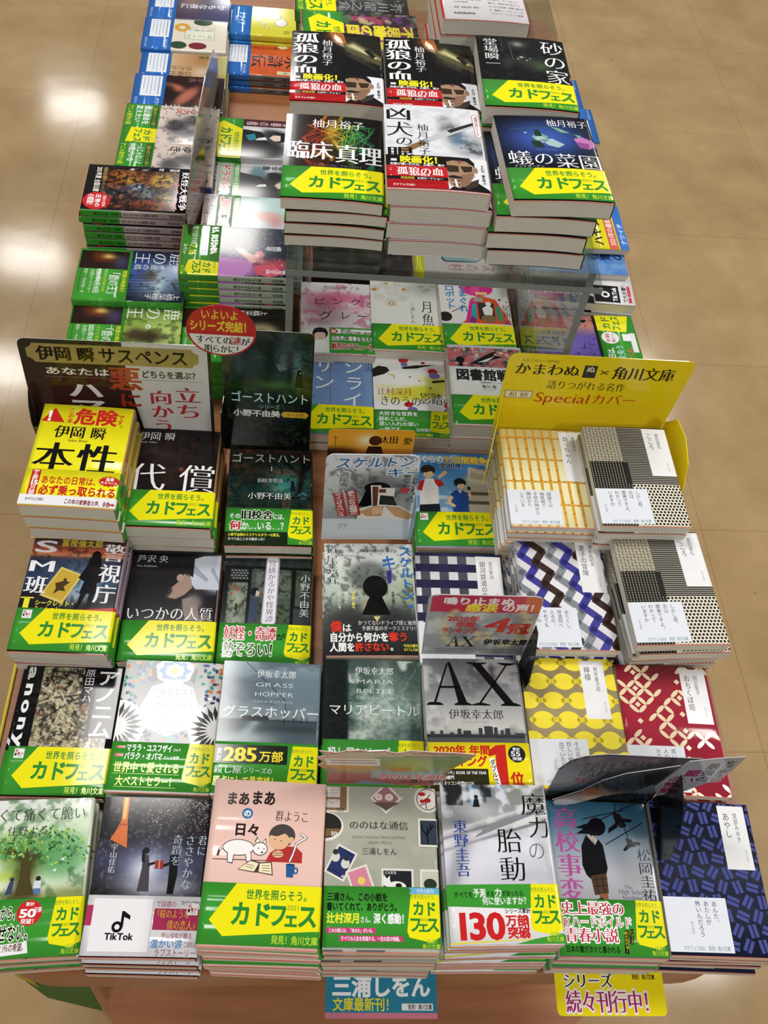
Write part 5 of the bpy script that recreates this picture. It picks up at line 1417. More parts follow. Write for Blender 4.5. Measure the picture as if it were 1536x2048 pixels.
a.t('王とサーカス', 84, 10, 102, 94, 'd8d0cc', 'b', 1).t('千早茜', 4, 20, 18, 60, '8a6a5c', 'm', 1)
natsu_band(a)
def grey_figures(key, sd, words):
    a = new(key, 'e9d8cc', t=13, spine='2a3c9a' if sd == 2 else 'e9d8cc')
    i = a.img(0, 0, 105, 100, 'e9d8cc')
    i.b(40, 40, 16, 18, '55535a', .9, 4, 30).b(56, 66, 20, 16, '3c3a40', .9, 4).b(72, 44, 14, 22, '77757c', .9, 4, -20).b(60, 24, 8, 10, '6a6468', .9, 4).n(7, '26242a', .4, 220 + sd, .58, .68).b(90, 70, 10, 6, '6a6468', .7)
    a.t('ヘイリアス' if sd == 1 else 'みゆき', 4, 16, 22, 70, 'b8383a' if sd == 1 else '3a3a3e', 'b', 1).t('みゆき', 84, 6, 98, 44, '3a3a3e', 'b', 1)
    b = band(a, GRN, 94, 148)
    b.r('1f4a1c', 6, 97, 62, 106).t('話題の大作コミックス原作', 8, 98, 60, 105, 'd8d84a', 'r').t(words[0], 4, 108, 58, 120, WH, 'b').t(words[1], 4, 121, 52, 132, WH, 'b').t('アニメ原作小説', 4, 136, 60, 145, 'c9d83a', 'b')
    b.p(YEL, [(68, 94), (105, 94), (105, 140), (66, 134)]).t('カド', 71, 102, 101, 114, DGR, 'h').t('フェス', 69, 115, 104, 129, DGR, 'h')
grey_figures('fate', 1, ('僕は運命を', '変えたい'))
grey_figures('alone', 2, ('一人じゃないよ', '仲間がいる'))

a = new('belle', '10162c', t=11, spine='c2cdb8')
i = a.img(0, 0, 105, 100, '10162c')
i.b(50, 30, 60, 30, '18203c', .8).b(68, 48, 7, 20, 'e0a8a0', .9, 4, 20).b(60, 40, 7, 8, 'd87a86', .9, 4).b(86, 70, 22, 34, 'b87ac0', .95, 5, 30).b(84, 22, 18, 26, 'c8525c', .9, 4, -20).b(52, 64, 5, 12, 'e6b8a8', .9, 4, 40).n(3, 'd8e0f0', .5, 231, .68, .72)
a.p('c486c6', [(72, 56), (84, 48), (104, 60), (105.5, 96), (66, 99), (70, 76)]).p('d0566a', [(78, 20), (96, 6), (104, 26), (98, 44), (82, 46)]).p('e8b0a6', [(60, 48), (74, 44), (78, 52), (66, 58), (54, 70), (50, 68)]).es('dc7f8c', [(58, 40, 7, 6)]).es('e8c0b0', [(61, 43, 4, 3.6)])
a.t('竜とそばかすの姫', 88, 4, 98, 30, 'e6e8f0', 'b', 1).t('細田守', 40, 10, 50, 32, 'e8eaf2', 'b', 1)
b = band(a, '4f9a3c', 95, 148)
b.t('もう、ひとりじゃない。', 3, 98, 66, 108, 'c83040', 'b', ol='eef4e6').r('cfe0e6', 2, 111, 66, 121).t('細田守（監督）原作小説！', 4, 112, 64, 120, '2a4a6a', 'b').t('竜とそばかすの姫', 4, 126, 44, 135, 'eef4e6', 'b').t('7.16', 44, 124, 66, 138, 'e6e23a', 'h').t('ロードショー', 44, 139, 66, 145, 'eef4e6', 'r')
side_panel(b, 95)
a.r('4f9a3c', 104, 96, 119, 148)
spine_words(a, [('竜とそばかすの姫', 36, 74, '3a4a34'), ('細田守', 6, 22, '3a4a34'), ('発見！角川文庫', 100, 140, '1c3a1c')], 11)

def pale(key, base, words, art=None):
    a = new(key, base, t=14)
    i = a.img(0, 0, 105, 100, base)
    if art == 'girl':
        i.g([(0, 'bfe0e4'), (100, 'd8ece8')]).b(46, 56, 12, 30, 'e0a8a0', .9, 4).b(60, 40, 12, 12, 'd88a90', .8)
    else:
        i.b(34, 30, 16, 26, '1f2024', .95, 4).b(70, 60, 40, 40, '17181c', .95, 5).b(52, 24, 10, 12, 'e6cfc0', .9, 4).b(24, 66, 18, 14, '4a7a88', .8, 4).b(84, 20, 12, 16, '22242a', .9, 4)
        a.p('1a1b20', [(24, 96), (34, 60), (52, 52), (80, 56), (100, 80), (102, 100), (24, 100)]).p('e8d0c0', [(48, 24), (60, 22), (62, 34), (54, 40), (48, 34)]).p('20222a', [(44, 26), (48, 14), (62, 14), (66, 26), (60, 22), (50, 22)], [(20, 40), (30, 28), (42, 34), (40, 48), (24, 52)]).p('f0efee', [(52, 54), (58, 52), (60, 70), (54, 64)])
        a.t('青春学園', 4, 12, 16, 60, '3a3040', 'b', 1)
    b = band(a, 'bfd8c0', 94, 148)
    b.t(words[0], 6, 108, 100, 124, 'c83a4c', 'h', ol='f4f4f2').r('4f9a3c', 0, 94, 105.5, 104).t('学園探偵の大ヒット！シリーズ', 6, 95.5, 98, 102.5, 'f0f4ea', 'b').r('f2eff2', 0, 128, 105.5, 148).t(words[1], 4, 130, 100, 137, '7a5a6a', 'b').t('いまもっとも愛しい人気シリーズ', 4, 139, 100, 146, 'a04a60', 'b')
pale('palegirl', 'cfe8e4', ('夏恋', '泣けると話題の感動作'), 'girl')
pale('drama', 'e2e0e4', ('ドラマ化決定', 'さらに人気が高まる'))
a = new('uniform', 'd8d6da', t=13, spine='d9d4d8')
i = a.img(0, 0, 105, 100, 'd8d6da')
i.rect(0, 0, 20, 100, '4a1c24').b(44, 40, 16, 30, '1e2026', .95, 4, 20).b(80, 60, 30, 36, '14151a', .95, 5).b(56, 24, 9, 12, 'e6c8b4', .9, 4).b(50, 78, 12, 14, '2a7a90', .9, 4).b(30, 74, 8, 12, 'e8e4e2', .9, 4)
a.p('17181d', [(28, 100), (34, 66), (48, 56), (74, 54), (98, 66), (105, 100)], [(30, 50), (36, 26), (56, 22), (64, 40), (56, 34), (42, 34)]).p('ecd2c0', [(42, 34), (56, 34), (58, 44), (50, 52), (42, 46)]).p('f2f0f0', [(48, 58), (56, 55), (58, 74), (52, 70)]).p('2a8aa0', [(40, 76), (56, 72), (60, 84), (46, 90)])
a.t('青春の檻', 6, 14, 17, 90, 'c8aab0', 'b', 1)
green_yellow(a)
a = new('suiko', 'c9562c', t=11, spine='6a6f6c')
a.img(0, 0, 105, 100, 'c9562c').n(30, 'd8672f', .6, 4)
a.t('水滸伝', 34, 4, 78, 96, '1a1412', 'M', 1, rot=0).t('曙光の章', 4, 46, 16, 92, '5a2a18', 'm', 1).p('e6e0b4', [(4, 26), (12, 38), (4, 48), (-4, 38)], [(88, 4), (98, 4), (98, 46), (88, 46)]).t('一', 3, 34, 9, 42, '3a2a20', 'b').t('北方謙三', 89, 8, 97, 44, '3a4a34', 'r', 1)
natsu_band(a)
a.r('2a5698', 104, 96, 119, 148)
spine_words(a, [('水滸伝一', 50, 78, '2a2c2a'), ('北方謙三', 16, 40, '2a2c2a'), ('ナツイチ', 110, 138, '16305c')], 11)
a = new('yellowbear', 'd9d23a', t=13)
a.img(0, 0, 105, 100, 'd9d23a')
a.es('4a4640', [(56, 40, 15, 12), (34, 50, 10, 9), (30, 40, 3), (38, 58, 3)] + [(q, r_, 4) for q, r_ in ((20, 76), (16, 62), (44, 80), (52, 84), (64, 74), (34, 90), (76, 66))]).es('e9e8e2', [(56, 40, 14, 11), (34, 50, 9, 8), (30, 40, 2), (38, 58, 2)] + [(q, r_, 3.2) for q, r_ in ((20, 76), (16, 62), (44, 80), (52, 84), (64, 74), (34, 90), (76, 66))])
a.t('少年', 82, 8, 98, 36, '3a3820', 'm', 1)
b = band(a, '2f78c8', 96, 148)
b.t('ナツイチ', 26, 106, 74, 120, 'e6eefa', 'b').t('2021', 40, 122, 60, 127, 'b8d4f0', 'r').l('9fc4ec', .8, [(20, 134), (84, 134)], [(30, 139), (74, 139)])

# right-hand side
a = new('fade', '3a2c4c', t=13)
i = a.img(0, 0, 105, 100, '3a2c4c')
i.g([(0, '5a4a9a'), (60, '6a5ab0'), (80, 'd08a7c'), (105, 'b8786a')], True).b(40, 40, 26, 30, '8a7ad0', .7).rect(0, 88, 105, 100, '1c161c').n(4, '1c1418', .4, 241, .62, .7)
a.es('17121a', [(92, 60, 2.4), (92, 74, 2.4), (84, 66, 3)]).rr('17121a', [(90, 60, 94, 78), (88, 66, 90, 76)]).t('君が消えても', 6, 10, 18, 84, 'd8d0ea', 'm', 1)
b = band(a, GRN, 92, 148)
b.p(YEL, [(72, 92), (105, 92), (105, 142), (70, 134)]).t('カド', 75, 100, 102, 113, DGR, 'h').t('フェス', 73, 114, 103, 128, DGR, 'h').e('f0eef0', 58, 108, 12, 13).t('続々重版', 50, 101, 66, 107, 'c0304a', 'b').t('青春ストーリー', 49, 109, 67, 115, 'c0304a', 'b').t('毎日は、', 8, 98, 44, 110, WH, 'b').t('恋を失う', 6, 112, 44, 124, 'b9dcec', 'b').t('恋をした。', 6, 126, 44, 137, 'd86a5a', 'b').r('e6e6ea', 30, 137, 68, 145).r('f2f2f2', 52, 126, 66, 138)
a = new('tiktok', '17161a', t=14)
a.img(0, 0, 105, 100, '17161a').n(16, '2c2a30', .6, 242)
a.t('恋に至る病', 14, 14, 32, 92, 'cfcbd2', 'b', 1)
b = band(a, 'eceaee', 88, 148)
b.r('151417', 4, 89, 39, 127).e('f4f4f6', 20, 106, 6.5).e('151417', 20, 106, 3.4).rr('f4f4f6', [(23.4, 94, 26.6, 106)]).p('f4f4f6', [(26, 94), (33, 99), (33, 103), (26, 99)]).t('TikTok', 7, 115, 36, 124, 'f4f4f6', 'h').t('で大反響！', 5, 131, 46, 138, '2a262a', 'b').rr('c83048', [(5, 139.5, 16, 144), (18, 139.5, 40, 144)])
a = new('shock', '4a7ec4', t=12)
a.img(0, 0, 105, 148, '4a7ec4').n(20, '7aa4d8', .7, 243).b(90, 40, 20, 50, '3564a8', .7)
a.t('衝撃の', 30, 92, 60, 146, '1c2c54', 'b', 1).t('ラスト', 64, 96, 80, 140, 'd8e6f4', 'b', 1).t('4行', 82, 100, 98, 128, 'd8e6f4', 'b', 1)
a = new('fourlines', 'e6dc2a', t=13)
a.img(0, 0, 105, 100, 'e6dc2a')
b = band(a, 'e6dc2a', 90, 148)
b.r('d8624a', 0, 118, 105.5, 132).r('2f6fc4', 0, 134, 105.5, 148).t('ナツイチ', 10, 137, 60, 146, 'd8e8fa', 'b').t('ハヤブサ', 8, 96, 90, 112, '2a261c', 'h').t('2021年の最新作', 8, 120, 80, 130, 'f4e4d8', 'b')
for k_, base_ in (('nightblue', '2a3a6a'), ('seablue', '3f6aa0')):
    a = new(k_, base_, t=13)
    a.img(0, 0, 105, 100, base_).n(16, '6a8ac0', .6, 244)
    natsu_band(a)
a = new('shadow', '2c2a2a', t=14)
a.img(0, 0, 105, 148, '2c2a2a').n(18, '5a524c', .7, 245).b(50, 60, 26, 30, '6a5a50', .6)
a.t('夜の街で', 10, 6, 40, 90, 'b8b0aa', 'M', 1)
# ================================================================ glyph outlines for every character used
_ch = set()
for a in list(ARTS.values()):
    for op in a.ops + (a.obi.ops if a.obi else []):
        if op[0] == 'txt':
            _ch.update(op[1])

def card_art(base='ffffff'):
    a = Art(base)
    CARDS.append(a)
    return a
CARDS = []

# ---------------------------------------------------------------- art on the display cards
c_ioka = card_art('2a2b22')
i = c_ioka.img(0, 0, 212, 138, '2a2b22', step=2.5)
i.g([(0, '2b2c22'), (60, '3a2a24'), (138, '1f1816')]).b(50, 90, 40, 30, '4a1f1a', .7)
c_ioka.p('d6d5d2', [(116, 0), (212, 0), (212, 138), (130, 138), (118, 60)])
c_ioka.p('a9985a', [(16, 6), (194, 6), (196, 10), (202, 14), (202, 26), (196, 30), (194, 34), (16, 34), (14, 30), (8, 26), (8, 14), (14, 10)])
c_ioka.t('伊岡 瞬', 19, 9, 84, 31, '14120e', 'H').t('サスペンス', 88, 8, 190, 32, '14120e', 'b').t('あなたは', 24, 40, 98, 52, 'f0f0ee', 'b').t('どちらを選ぶ？', 134, 40, 202, 52, '26241f', 'b').l('8a8578', .5, [(22, 55), (100, 55)], [(134, 55), (204, 55)])
c_ioka.t('悪', 96, 35, 134, 74, 'b04a30', 'H', ol='d8a050', ow='H').t('に', 104, 76, 132, 100, 'a8321f', 'h').t('ハマる', 46, 62, 88, 138, 'f2eeee', 'h', 1).t('向かう', 140, 70, 168, 140, 'b83238', 'M', 1).t('立ち', 170, 64, 202, 116, 'b83238', 'M', 1)

c_ghost = card_art('16201f')
i = c_ghost.img(0, 0, 106, 206, '16201f', step=1.6)
i.g([(0, '2a3c3c'), (30, '31484a'), (70, '1f3632'), (90, '22381c'), (105, '152018'), (130, '0e1414'), (190, '0a0c0e')]).n(12, '0f1a18', .8, 301, .5, .62).n(7, '3f5a2c', .5, 302, .58, .68).b(74, 44, 12, 40, '6f9aa0', .5).b(88, 56, 8, 30, '8fb4b0', .5).b(50, 20, 60, 12, '1c2a26', .8).n(3, '0e1614', .5, 303, .58, .66).b(24, 50, 22, 16, '3a4a4c', .7).l(56, 20, 52, 90, 5, '1a2620').l(78, 30, 78, 92, 4, '18241e').b(62, 84, 30, 6, '5f8a34', .6)
c_ghost.p('0e0f12', [(87, 62), (93, 62), (95, 86), (85, 86)]).e('0e0f12', 90, 60, 3).e('d8c8a0', 91, 62, 1).p('5a7f84', [(62, 48), (76, 56), (66, 60)])
c_ghost.t('ゴーストハント', 8, 96, 103, 115, 'e6f6f6', 'r', ol='2a9aa6', ow='b').t('シリーズ', 42, 117, 68, 125, '8fd4dc', 'r').t('小野不由美', 11, 127, 68, 139, 'e9ebea', 'h').p('e0b83a', [(72, 128), (100, 128), (103, 133), (100, 138), (72, 138), (69, 133)]).t('1～7巻', 76, 129.5, 98, 137, '8a3a20', 'm')

c_round = card_art('c32530')
c_round.e('f2f0ee', 0, 0, 36.6, 34.8, n=36)
c_round.p('c32530', [(39 * math.cos(k * PI / 20), -37 * math.sin(k * PI / 20)) for k in range(-1, 22)]).t('いよいよ', -22, -31, 20, -16, 'f2d24a', 'b').t('シリーズ完結！', -35, -15, 34, 1, 'f2d24a', 'h').t('すべての', -29, 7, 11, 20, '2a2426', 'M').t('謎', 9, 7, 22, 20, 'b8282e', 'M').t('が', 21, 8, 32, 20, '2a2426', 'M').t('明らかに！', -20, 20, 24, 33, '2a2426', 'M')

c_skel = card_art('dfe3e6')
i = c_skel.img(0, 0, 122, 140, 'dfe3e6', step=2)
i.g([(0, 'e2e6ea'), (80, 'c4c8c8'), (104, 'a9adb0'), (106, 'cfd6dc'), (140, 'd8dfe6')]).b(62, 54, 34, 26, '5a5c5c', .85, 3).b(84, 66, 36, 30, '85888a', .7).b(40, 96, 40, 20, '6f7476', .6).n(8, '3a3c3e', .5, 311, .56, .66).rect(0, 106, 122, 140, 'd3dae1')
c_skel.e('101012', 60, 52, 15, 9).p('101012', [(48, 54), (74, 54), (86, 84), (40, 84)])
c_skel.p('e6e2dc', [(40, 88), (54, 82), (66, 80), (88, 82), (110, 98), (112, 106), (40, 106)]).p('c89a6c', [(42, 92), (56, 84), (70, 82), (68, 100), (50, 100)], [(70, 82), (88, 84), (108, 100), (100, 106), (84, 100)]).p('e0bc94', [(56, 86), (68, 84), (70, 94), (58, 98)])
c_skel.p('e9e6e0', [(52, 48), (64, 48), (64, 52), (80, 52), (80, 66), (64, 64), (64, 82), (56, 84)]).p('6a3a20', [(54, 50), (61, 50), (62, 82), (57, 83)], [(62, 54), (70, 54), (70, 60), (62, 60)])
c_skel.t('スケルトン・', 10, 4, 114, 22, '2f6aa8', 'b', ol='f4f6f8', dv=-4, sh=.15).t('キー', 66, 20, 110, 34, '2f6aa8', 'b', ol='f4f6f8', sh=.15).t('道尾秀介', 16, 27, 27, 60, '2a2c2e', 'm', 1)
c_skel.p('a92a24', [(10, 62), (21, 60), (29, 100), (18, 102)], [(24, 58), (36, 56), (44, 98), (32, 100)]).t('サイコサスペンス', 14.5, 61, 23, 101, 'f4ecec', 'b', 1, rot=-9).t('息もつかせぬ戦慄の', 28.5, 57, 38, 98, 'f4ecec', 'b', 1, rot=-9).t('鏡の中の俺に。', 88, 30, 96, 66, '26282a', 'M', 1).t('全部壊されていく', 98, 28, 107, 76, '26282a', 'M', 1).e('c03a44', 91.5, 55, 5)
c_skel.t('アア', 18, 112, 30, 124, 'b4bac0', 'b')

c_ax = card_art('a9abad')
i = c_ax.img(0, 0, 122, 128, 'a9abad', step=2)
i.g([(0, 'c02a4a'), (26, 'c4304e'), (27, 'b9bbbd'), (70, '8d9092'), (128, '77797c')]).rect(0, 26, 122, 128, 'a3a5a8').n(26, 'd2d3d4', .9, 321, .5, .66).n(22, '6f7276', .6, 322, .52, .66).rect(0, 0, 122, 27, 'c02a4a').rect(98, 0, 122, 24, 'd0683a')
for k in range(12):
    for s in (-1, 1):
        an = math.radians(-60 + k * 20)
        i.b(62 + s * 44 * math.cos(an * .6), 52 + 30 * math.sin(an), 5, 4, 'd8c890', .8, 4)
c_ax.t('鳴り止まぬ', 12, 3, 86, 15, 'f2e8ea', 'h').t('感涙', 36, 13, 70, 26, 'f2e23a', 'h').t('の声！', 74, 12, 116, 25, 'f2e8ea', 'h').t('2020年', 20, 33, 54, 43, 'c83a32', 'h').t('年間', 30, 43, 50, 53, 'c83a32', 'h').t('ランキング', 16, 53, 54, 63, 'c83a32', 'h').t('4', 58, 29, 86, 64, 'c83a32', 'M', sh=.15).t('冠', 86, 44, 110, 63, 'c83a32', 'h').t('伊坂幸太郎', 64, 72, 112, 82, '1a1a1c', 'h')
serif_AX(c_ax, '26282a', 24, 68, 32, 18)
for k in range(3):
    c_ax.l('6a6c70', .8, [(14, 90 + 3 * k), (58, 90 + 3 * k)], [(66, 90 + 3 * k), (108, 90 + 3 * k)])

c_nono = card_art('b4685f')
i = c_nono.img(-8, 0, 150, 80, 'b4685f', step=2)
i.g([(0, 'cbb99a'), (22, 'c9a890'), (36, 'c08a4c'), (44, '8d8f8c'), (56, 'a9605c'), (80, '9a544f')]).rect(48, 14, 112, 54, '8f9a86').b(80, 30, 24, 16, 'a8b04a', .8, 4).b(74, 40, 10, 5, 'c8743a', .9, 4).b(128, 24, 24, 20, '6a8a3a', .8, 4).rect(48, 46, 118, 60, '93a2a8', .9).b(30, 34, 26, 16, 'd6a04a', .6, 4)
c_nono.p('ded2c4', [(2, 20), (52, 18), (54, 34), (4, 34)]).l('5a4a44', 1.1, [(8, 24), (48, 23)], [(8, 29), (50, 28)], [(80, 6), (120, 6)], [(74, 12), (126, 11)]).p('7a8a94', [(26, 78), (42, 66), (74, 74), (60, 82), (26, 82)]).t('ののはな通信', 54, 50, 120, 62, 'b83a44', 'b', ol='e6d8d0').t('三浦しをん', 76, 61, 120, 70, '2f2a28', 'M')
c_nono.p('c4b49a', [(20, 6), (50, 4), (52, 14), (20, 16)])

c_koukou = card_art('22262e')
i = c_koukou.img(-4, 0, 150, 124, '22262e', step=2)
i.g([(0, '5a4654'), (30, '77797e'), (60, '8f9296'), (82, '55606a'), (86, '1b232e'), (124, '141a22')]).n(10, '8a8d92', .3, 331, .56, .66)
c_koukou.t('高校事変', 22, 16, 54, 50, '3a3438', 'm').t('松岡圭祐', 58, 10, 90, 24, '3a3438', 'm').t('大ヒット！', 20, 50, 56, 62, 'a83a48', 'b')
c_koukou.l('14161c', 2, [(92, 84), (96, 104), (94, 124)], [(94, 96), (112, 122)])
c_girl = card_art('2c2c30')
i = c_girl.img(0, 0, 108, 112, '2a2b30', step=2)
i.g([(0, '55565a'), (40, '2a2a2e'), (80, '8a7a6c'), (112, 'b9b4b0')]).b(34, 66, 16, 12, '8a5a34', .9, 4).b(14, 96, 18, 9, 'cfd3d6', .9, 4).b(66, 44, 34, 22, '1a1a1f', .9, 4).b(40, 84, 14, 7, 'c9a888', .7, 3).b(92, 24, 14, 14, '1c1b20', .8, 4)
c_title = card_art('9a9a9e')
c_title.img(0, 0, 66, 92, '9c9da1', step=3)
c_title.t('女子高生の', 50, 6, 62, 58, '2a2a2e', 'h', 1, ol='c9c9cc').t('最強の', 34, 12, 48, 56, '2a2a2e', 'h', 1, ol='c9c9cc').t('闘い', 18, 26, 34, 60, '8a2c58', 'h', 1, ol='c9c9cc').t('の物語', 6, 40, 20, 82, '8a2c58', 'h', 1, ol='c9c9cc')

c_kama = card_art('efd51c')
c_kama.t('人気てぬぐい専門店', 16, 7, 62, 12, '4a4420', 'm').t('かまわぬ', 10, 13, 90, 32, '201d10', 'M').r('3a3630', 94, 13, 110, 32).t('ぬ', 97, 14, 108, 24, 'e8e2c0', 'b').t('×', 112, 14, 128, 31, '201d10', 'l').t('角川文庫', 130, 12, 208, 33, '201d10', 'M').t('語りつがれる名作', 54, 38, 152, 52, '3a3415', 'm').r('d8c878', 4, 56, 40, 69).r('4a4630', 5, 57, 39, 68).r('efe6c0', 5.6, 57.6, 38.4, 67.4).t('和 柄', 10, 58.5, 34, 67, '4a4630', 'm').t('Special', 42, 54, 112, 76, 'c83a2a', 'm', sh=.08).t('カバー', 114, 56, 172, 74, 'c83a2a', 'm')
c_sign1 = card_art('2a7f9c')
c_sign1.r('c8788c', 0, 0, 107, 4).r('c8788c', 0, 39, 107, 44).t('三浦しをん', 6, 6, 101, 26, 'eef2f4', 'h').t('文庫最新刊！', 7, 26, 67, 38, 'e6dc3a', 'b').r('e9ecec', 73, 31, 103, 37).t('発見！角川文庫', 79, 31.6, 102, 36.4, '1e2a30', 'b')
c_sign2 = card_art('f0dc14')
c_sign2.t('シリーズ', 8, 4, 58, 18, '17130e', 'M', ol='f4f0e6').t('続々刊行中！', 9, 19, 101, 40, 'a8206a', 'M', ol='f6eef0').t('発見！角川文庫', 78, 5, 101, 10, '3a3410', 'b')
c_ota = card_art('e8a02c')
i = c_ota.img(0, 0, 105, 148, 'e8a02c')
i.g([(0, 'f0a828'), (30, 'f6b23a'), (36, 'c87a2a'), (60, '7a3f1c'), (90, '3a2014'), (148, '1c120e')]).b(48, 18, 13, 11, 'fff6d0', 1).b(10, 44, 30, 14, '3a2418', .9, 4).l(0, 40, 60, 50, 5, '2a1a14').b(92, 44, 24, 8, 'd08a3a', .7).l(60, 52, 74, 90, 6, '8a4a20', .8)
c_ota.e('4a2412', 58, 18, 8, 8.5).p('2a1812', [(50, 28), (66, 28), (71, 46), (66, 60), (68, 90), (50, 90), (50, 60), (46, 46)]).l('3a2418', .7, [(9, 10), (9, 30)], [(6, 14), (12, 14)]).t('太田', 64, 9, 86, 23, '1c1410', 'M').t('愛', 92, 11, 104, 25, '1c1410', 'M')

for a in CARDS:
    for op in a.ops:
        if op[0] == 'txt':
            _ch.update(op[1])
load_raw(''.join(sorted(_ch)))

# ================================================================ the room
def struct(name, me, m):
    o = link(name, me, m)
    o['kind'] = 'structure'
    return o
struct('floor', prism([(-6, -3), (6, -3), (6, 10), (-6, 10)], -.05, 0.0), FLOOR)

# ================================================================ table
def Z(z): return z + EYE          # measured heights are relative to the eye
tab = empty('display_table', (0.096, 1.1, 0))
tag(tab, 'long low wooden display table with rounded corners under all the paperbacks', 'table')
top = link('table_top', prism([(x - .096, y - 1.1) for x, y in rrect(-.307, .191, .4995, 2.05, [.092, .06, .06, .092], 10)], TZ - .066, TZ, .002), WOOD, tab)
link('pedestal', prism([(x - .096, y - 1.1) for x, y in rrect(-.16, .36, .36, 1.95, .08, 6)], .1, TZ - .066), PLINTH, tab)
pl = link('plinth', prism([(x - .096, y - 1.1) for x, y in rrect(-.262, .165, .452, 2.0, [.16, .06, .06, .16], 12)], 0.0, .10, .003), PLINTH, tab)

# ================================================================ stacks
# key, x, y, top height, yaw, copies, what the top cover looks like
front = [
 ('itakute', -.240, .269, -.978, 3.0, 3, 'a big green tree under pale sky'),
 ('kimini', -.128, .268, -.967, -1.0, 4, 'an orange tower above a night couple'),
 ('maamaa', -.018, .262, -.900, -2.3, 10, 'a white cat and child on pink'),
 ('nonohana', .089, .261, -.910, -.8, 7, 'postage stamps on a grey-green cover'),
 ('maryoku', .202, .268, -.919, .7, 9, 'a snowy railway platform above red 130'),
 ('koukou', .313, .2645, -.954, -1.4, 4, 'a black-haired schoolgirl under dark helicopters'),
 ('ayashi', .420, .265, -.952, -1.8, 5, 'violet-blue woven strokes on navy'),
 ('anonym', -.237, .424, -.992, -.8, 2, 'white lettering round a splattered painting'),
 ('alchemist', -.129, .424, -.976, -1.4, 4, 'a blue and teal mosaic pattern'),
 ('grass', -.022, .414, -.954, -1.4, 5, 'a grey-blue dusk plain and telegraph poles'),
 ('maria', .087, .417, -.949, -.4, 4, 'white clouds beside a dark tower wall'),
 ('ax', .192, .410, -.927, .4, 6, 'huge black letters AX over grey clouds'),
 ('lemon', .303, .4235, -.945, .3, 6, 'yellow lemons on tan'),
 ('ochikubo', .409, .4185, -.948, -1.5, 6, 'cream linked circles on crimson'),
 ('smhan', -.248, .566, -.952, -1.2, 4, 'a woman silhouette and tarot card'),
 ('itsuka', -.141, .574, -.985, .2, 2, 'a girl in white lying in the dark'),
 ('eizen', -.032, .576, -.990, -.7, 2, 'dark sliding screens and lilac title strip'),
 ('skel', .087, .573, -.953, 1.7, 4, 'a black keyhole over a grey figure'),
 ('ginga', .192, .562, -.950, .2, 6, 'a navy and white plaid'),
 ('natsuko', .307, .572, -.926, .7, 9, 'blue, brown and grey zigzags'),
 ('honsei', -.251, .709, -.884, -1.4, 6, 'a red warning triangle on bright yellow'),
 ('daisho', -.151, .719, -.932, -.3, 4, 'two big white characters on dark brown-black'),
 ('ghost', -.035, .7220, -.967, 1.1, 3, 'a green haunted garden below the forest card'),
 ('bokura', .197, .736, -.976, 1.2, 3, 'two boys against a blue sky'),
 ('botchan', .297, .714, -.895, .4, 11, 'mustard window lattice on cream'),
 ('sirai', .0450, .915, -.985, -.3, 2, 'white strokes on plain sky blue'),
 ('kage', .1500, .915, -.984, .7, 2, 'red-headed birds on white and lime'),
 ('tosho', .2500, .908, -.944, .2, 3, 'a black bird over pink bricks'),
 ('pink', .0455, 1.050, -.970, 1.0, 3, 'a pink paint swirl on pale grey'),
 ('tsuki', .1470, 1.062, -.968, .7, 3, 'orange-hearted lace flowers on white'),
 ('robot', .2490, 1.064, -.962, .9, 4, 'a magenta-headed toy robot'),
]
SH = {'kimini': (3, -6), 'maamaa': (6, -3), 'nonohana': (2, -2), 'maryoku': (-5, -5), 'itakute': (4, -4), 'honsei': (4, 7), 'daisho': (2, 6), 'botchan': (-3, 6), 'smhan': (2, 7), 'natsuko': (-2, 4), 'koukou': (-2, -3), 'lemon': (0, 3), 'ochikubo': (0, 3), 'anonym': (-8, 0)}
for k, x, y, z, yaw, n, d in front:
    stack(k, x, y, Z(z), yaw, n, d, shift=SH.get(k, (0, -1)), jit=1.8)
# the black and white pattern lies at both corners of the two patterned rows; the nearer pile has crooked copies on top
stack('kokoro', .395, .703, Z(-.871), 1.4, 11, 'four black-and-cream textures beside the yellow card', grp='far pile of paperbacks in black-and-cream textures', shift=(-2, 12))
stack('kokoro', .4215, .572, Z(-.930), 4.0, 7, 'black-and-cream textures below two crooked copies', grp='near pile of paperbacks in black-and-cream textures', seed=5)
stack('kokoro', .418, .567, Z(-.898), 2.5, 2, 'black-and-cream textures, crooked, nearest the right edge', base=Z(-.930) + .0015, grp='near pile of paperbacks in black-and-cream textures', offs={1: (6, -2, .6)})

stack('shadow', .080, 1.203, Z(-.962), -88, 3, 'grey lettering on a dark street, under the riser')
stack('bottle', .2325, 1.206, Z(-.960), -88, 4, 'a blue bottle on pale pink, under riser')

# ---------------------------------------------------------------- clear riser and what stands on it
RT = Z(-.6715)
def slab(name, x0, x1, y0, y1, z0, z1, m, parent):
    me = prism([(x0, y0), (x1, y0), (x1, y1), (x0, y1)], z0, z1, .0008)
    return link(name, me, m, parent)
hh = RT - TZ
def riser(label, loc, yaw, hw, y0, y1, leg0):
    r = empty('acrylic_riser', loc, math.radians(yaw))
    tag(r, label, 'display riser')
    slab('top_plate', -hw, hw, y0, y1, hh - .008, hh - .0003, ACRYLIC, r)
    slab('front_edge', -hw, hw, y0 - .0014, y0 - .0002, hh - .008, hh - .0003, ACRYLIC_EDGE, r)
    for s, (a_, b_) in zip(leg0, ((-hw, -hw + .008), (hw - .008, hw))):
        slab('side_panel', a_, b_, s, y1, .0002, hh - .0083, ACRYLIC, r)
        slab('side_edge', a_, b_, s - .0014, s - .0002, .0002, hh - .0083, ACRYLIC_EDGE, r)
riser('clear acrylic riser carrying the six thick stacks in front', (.146, 1.098, TZ), 0, .1685, -.303, .048, (-.276, -.270))
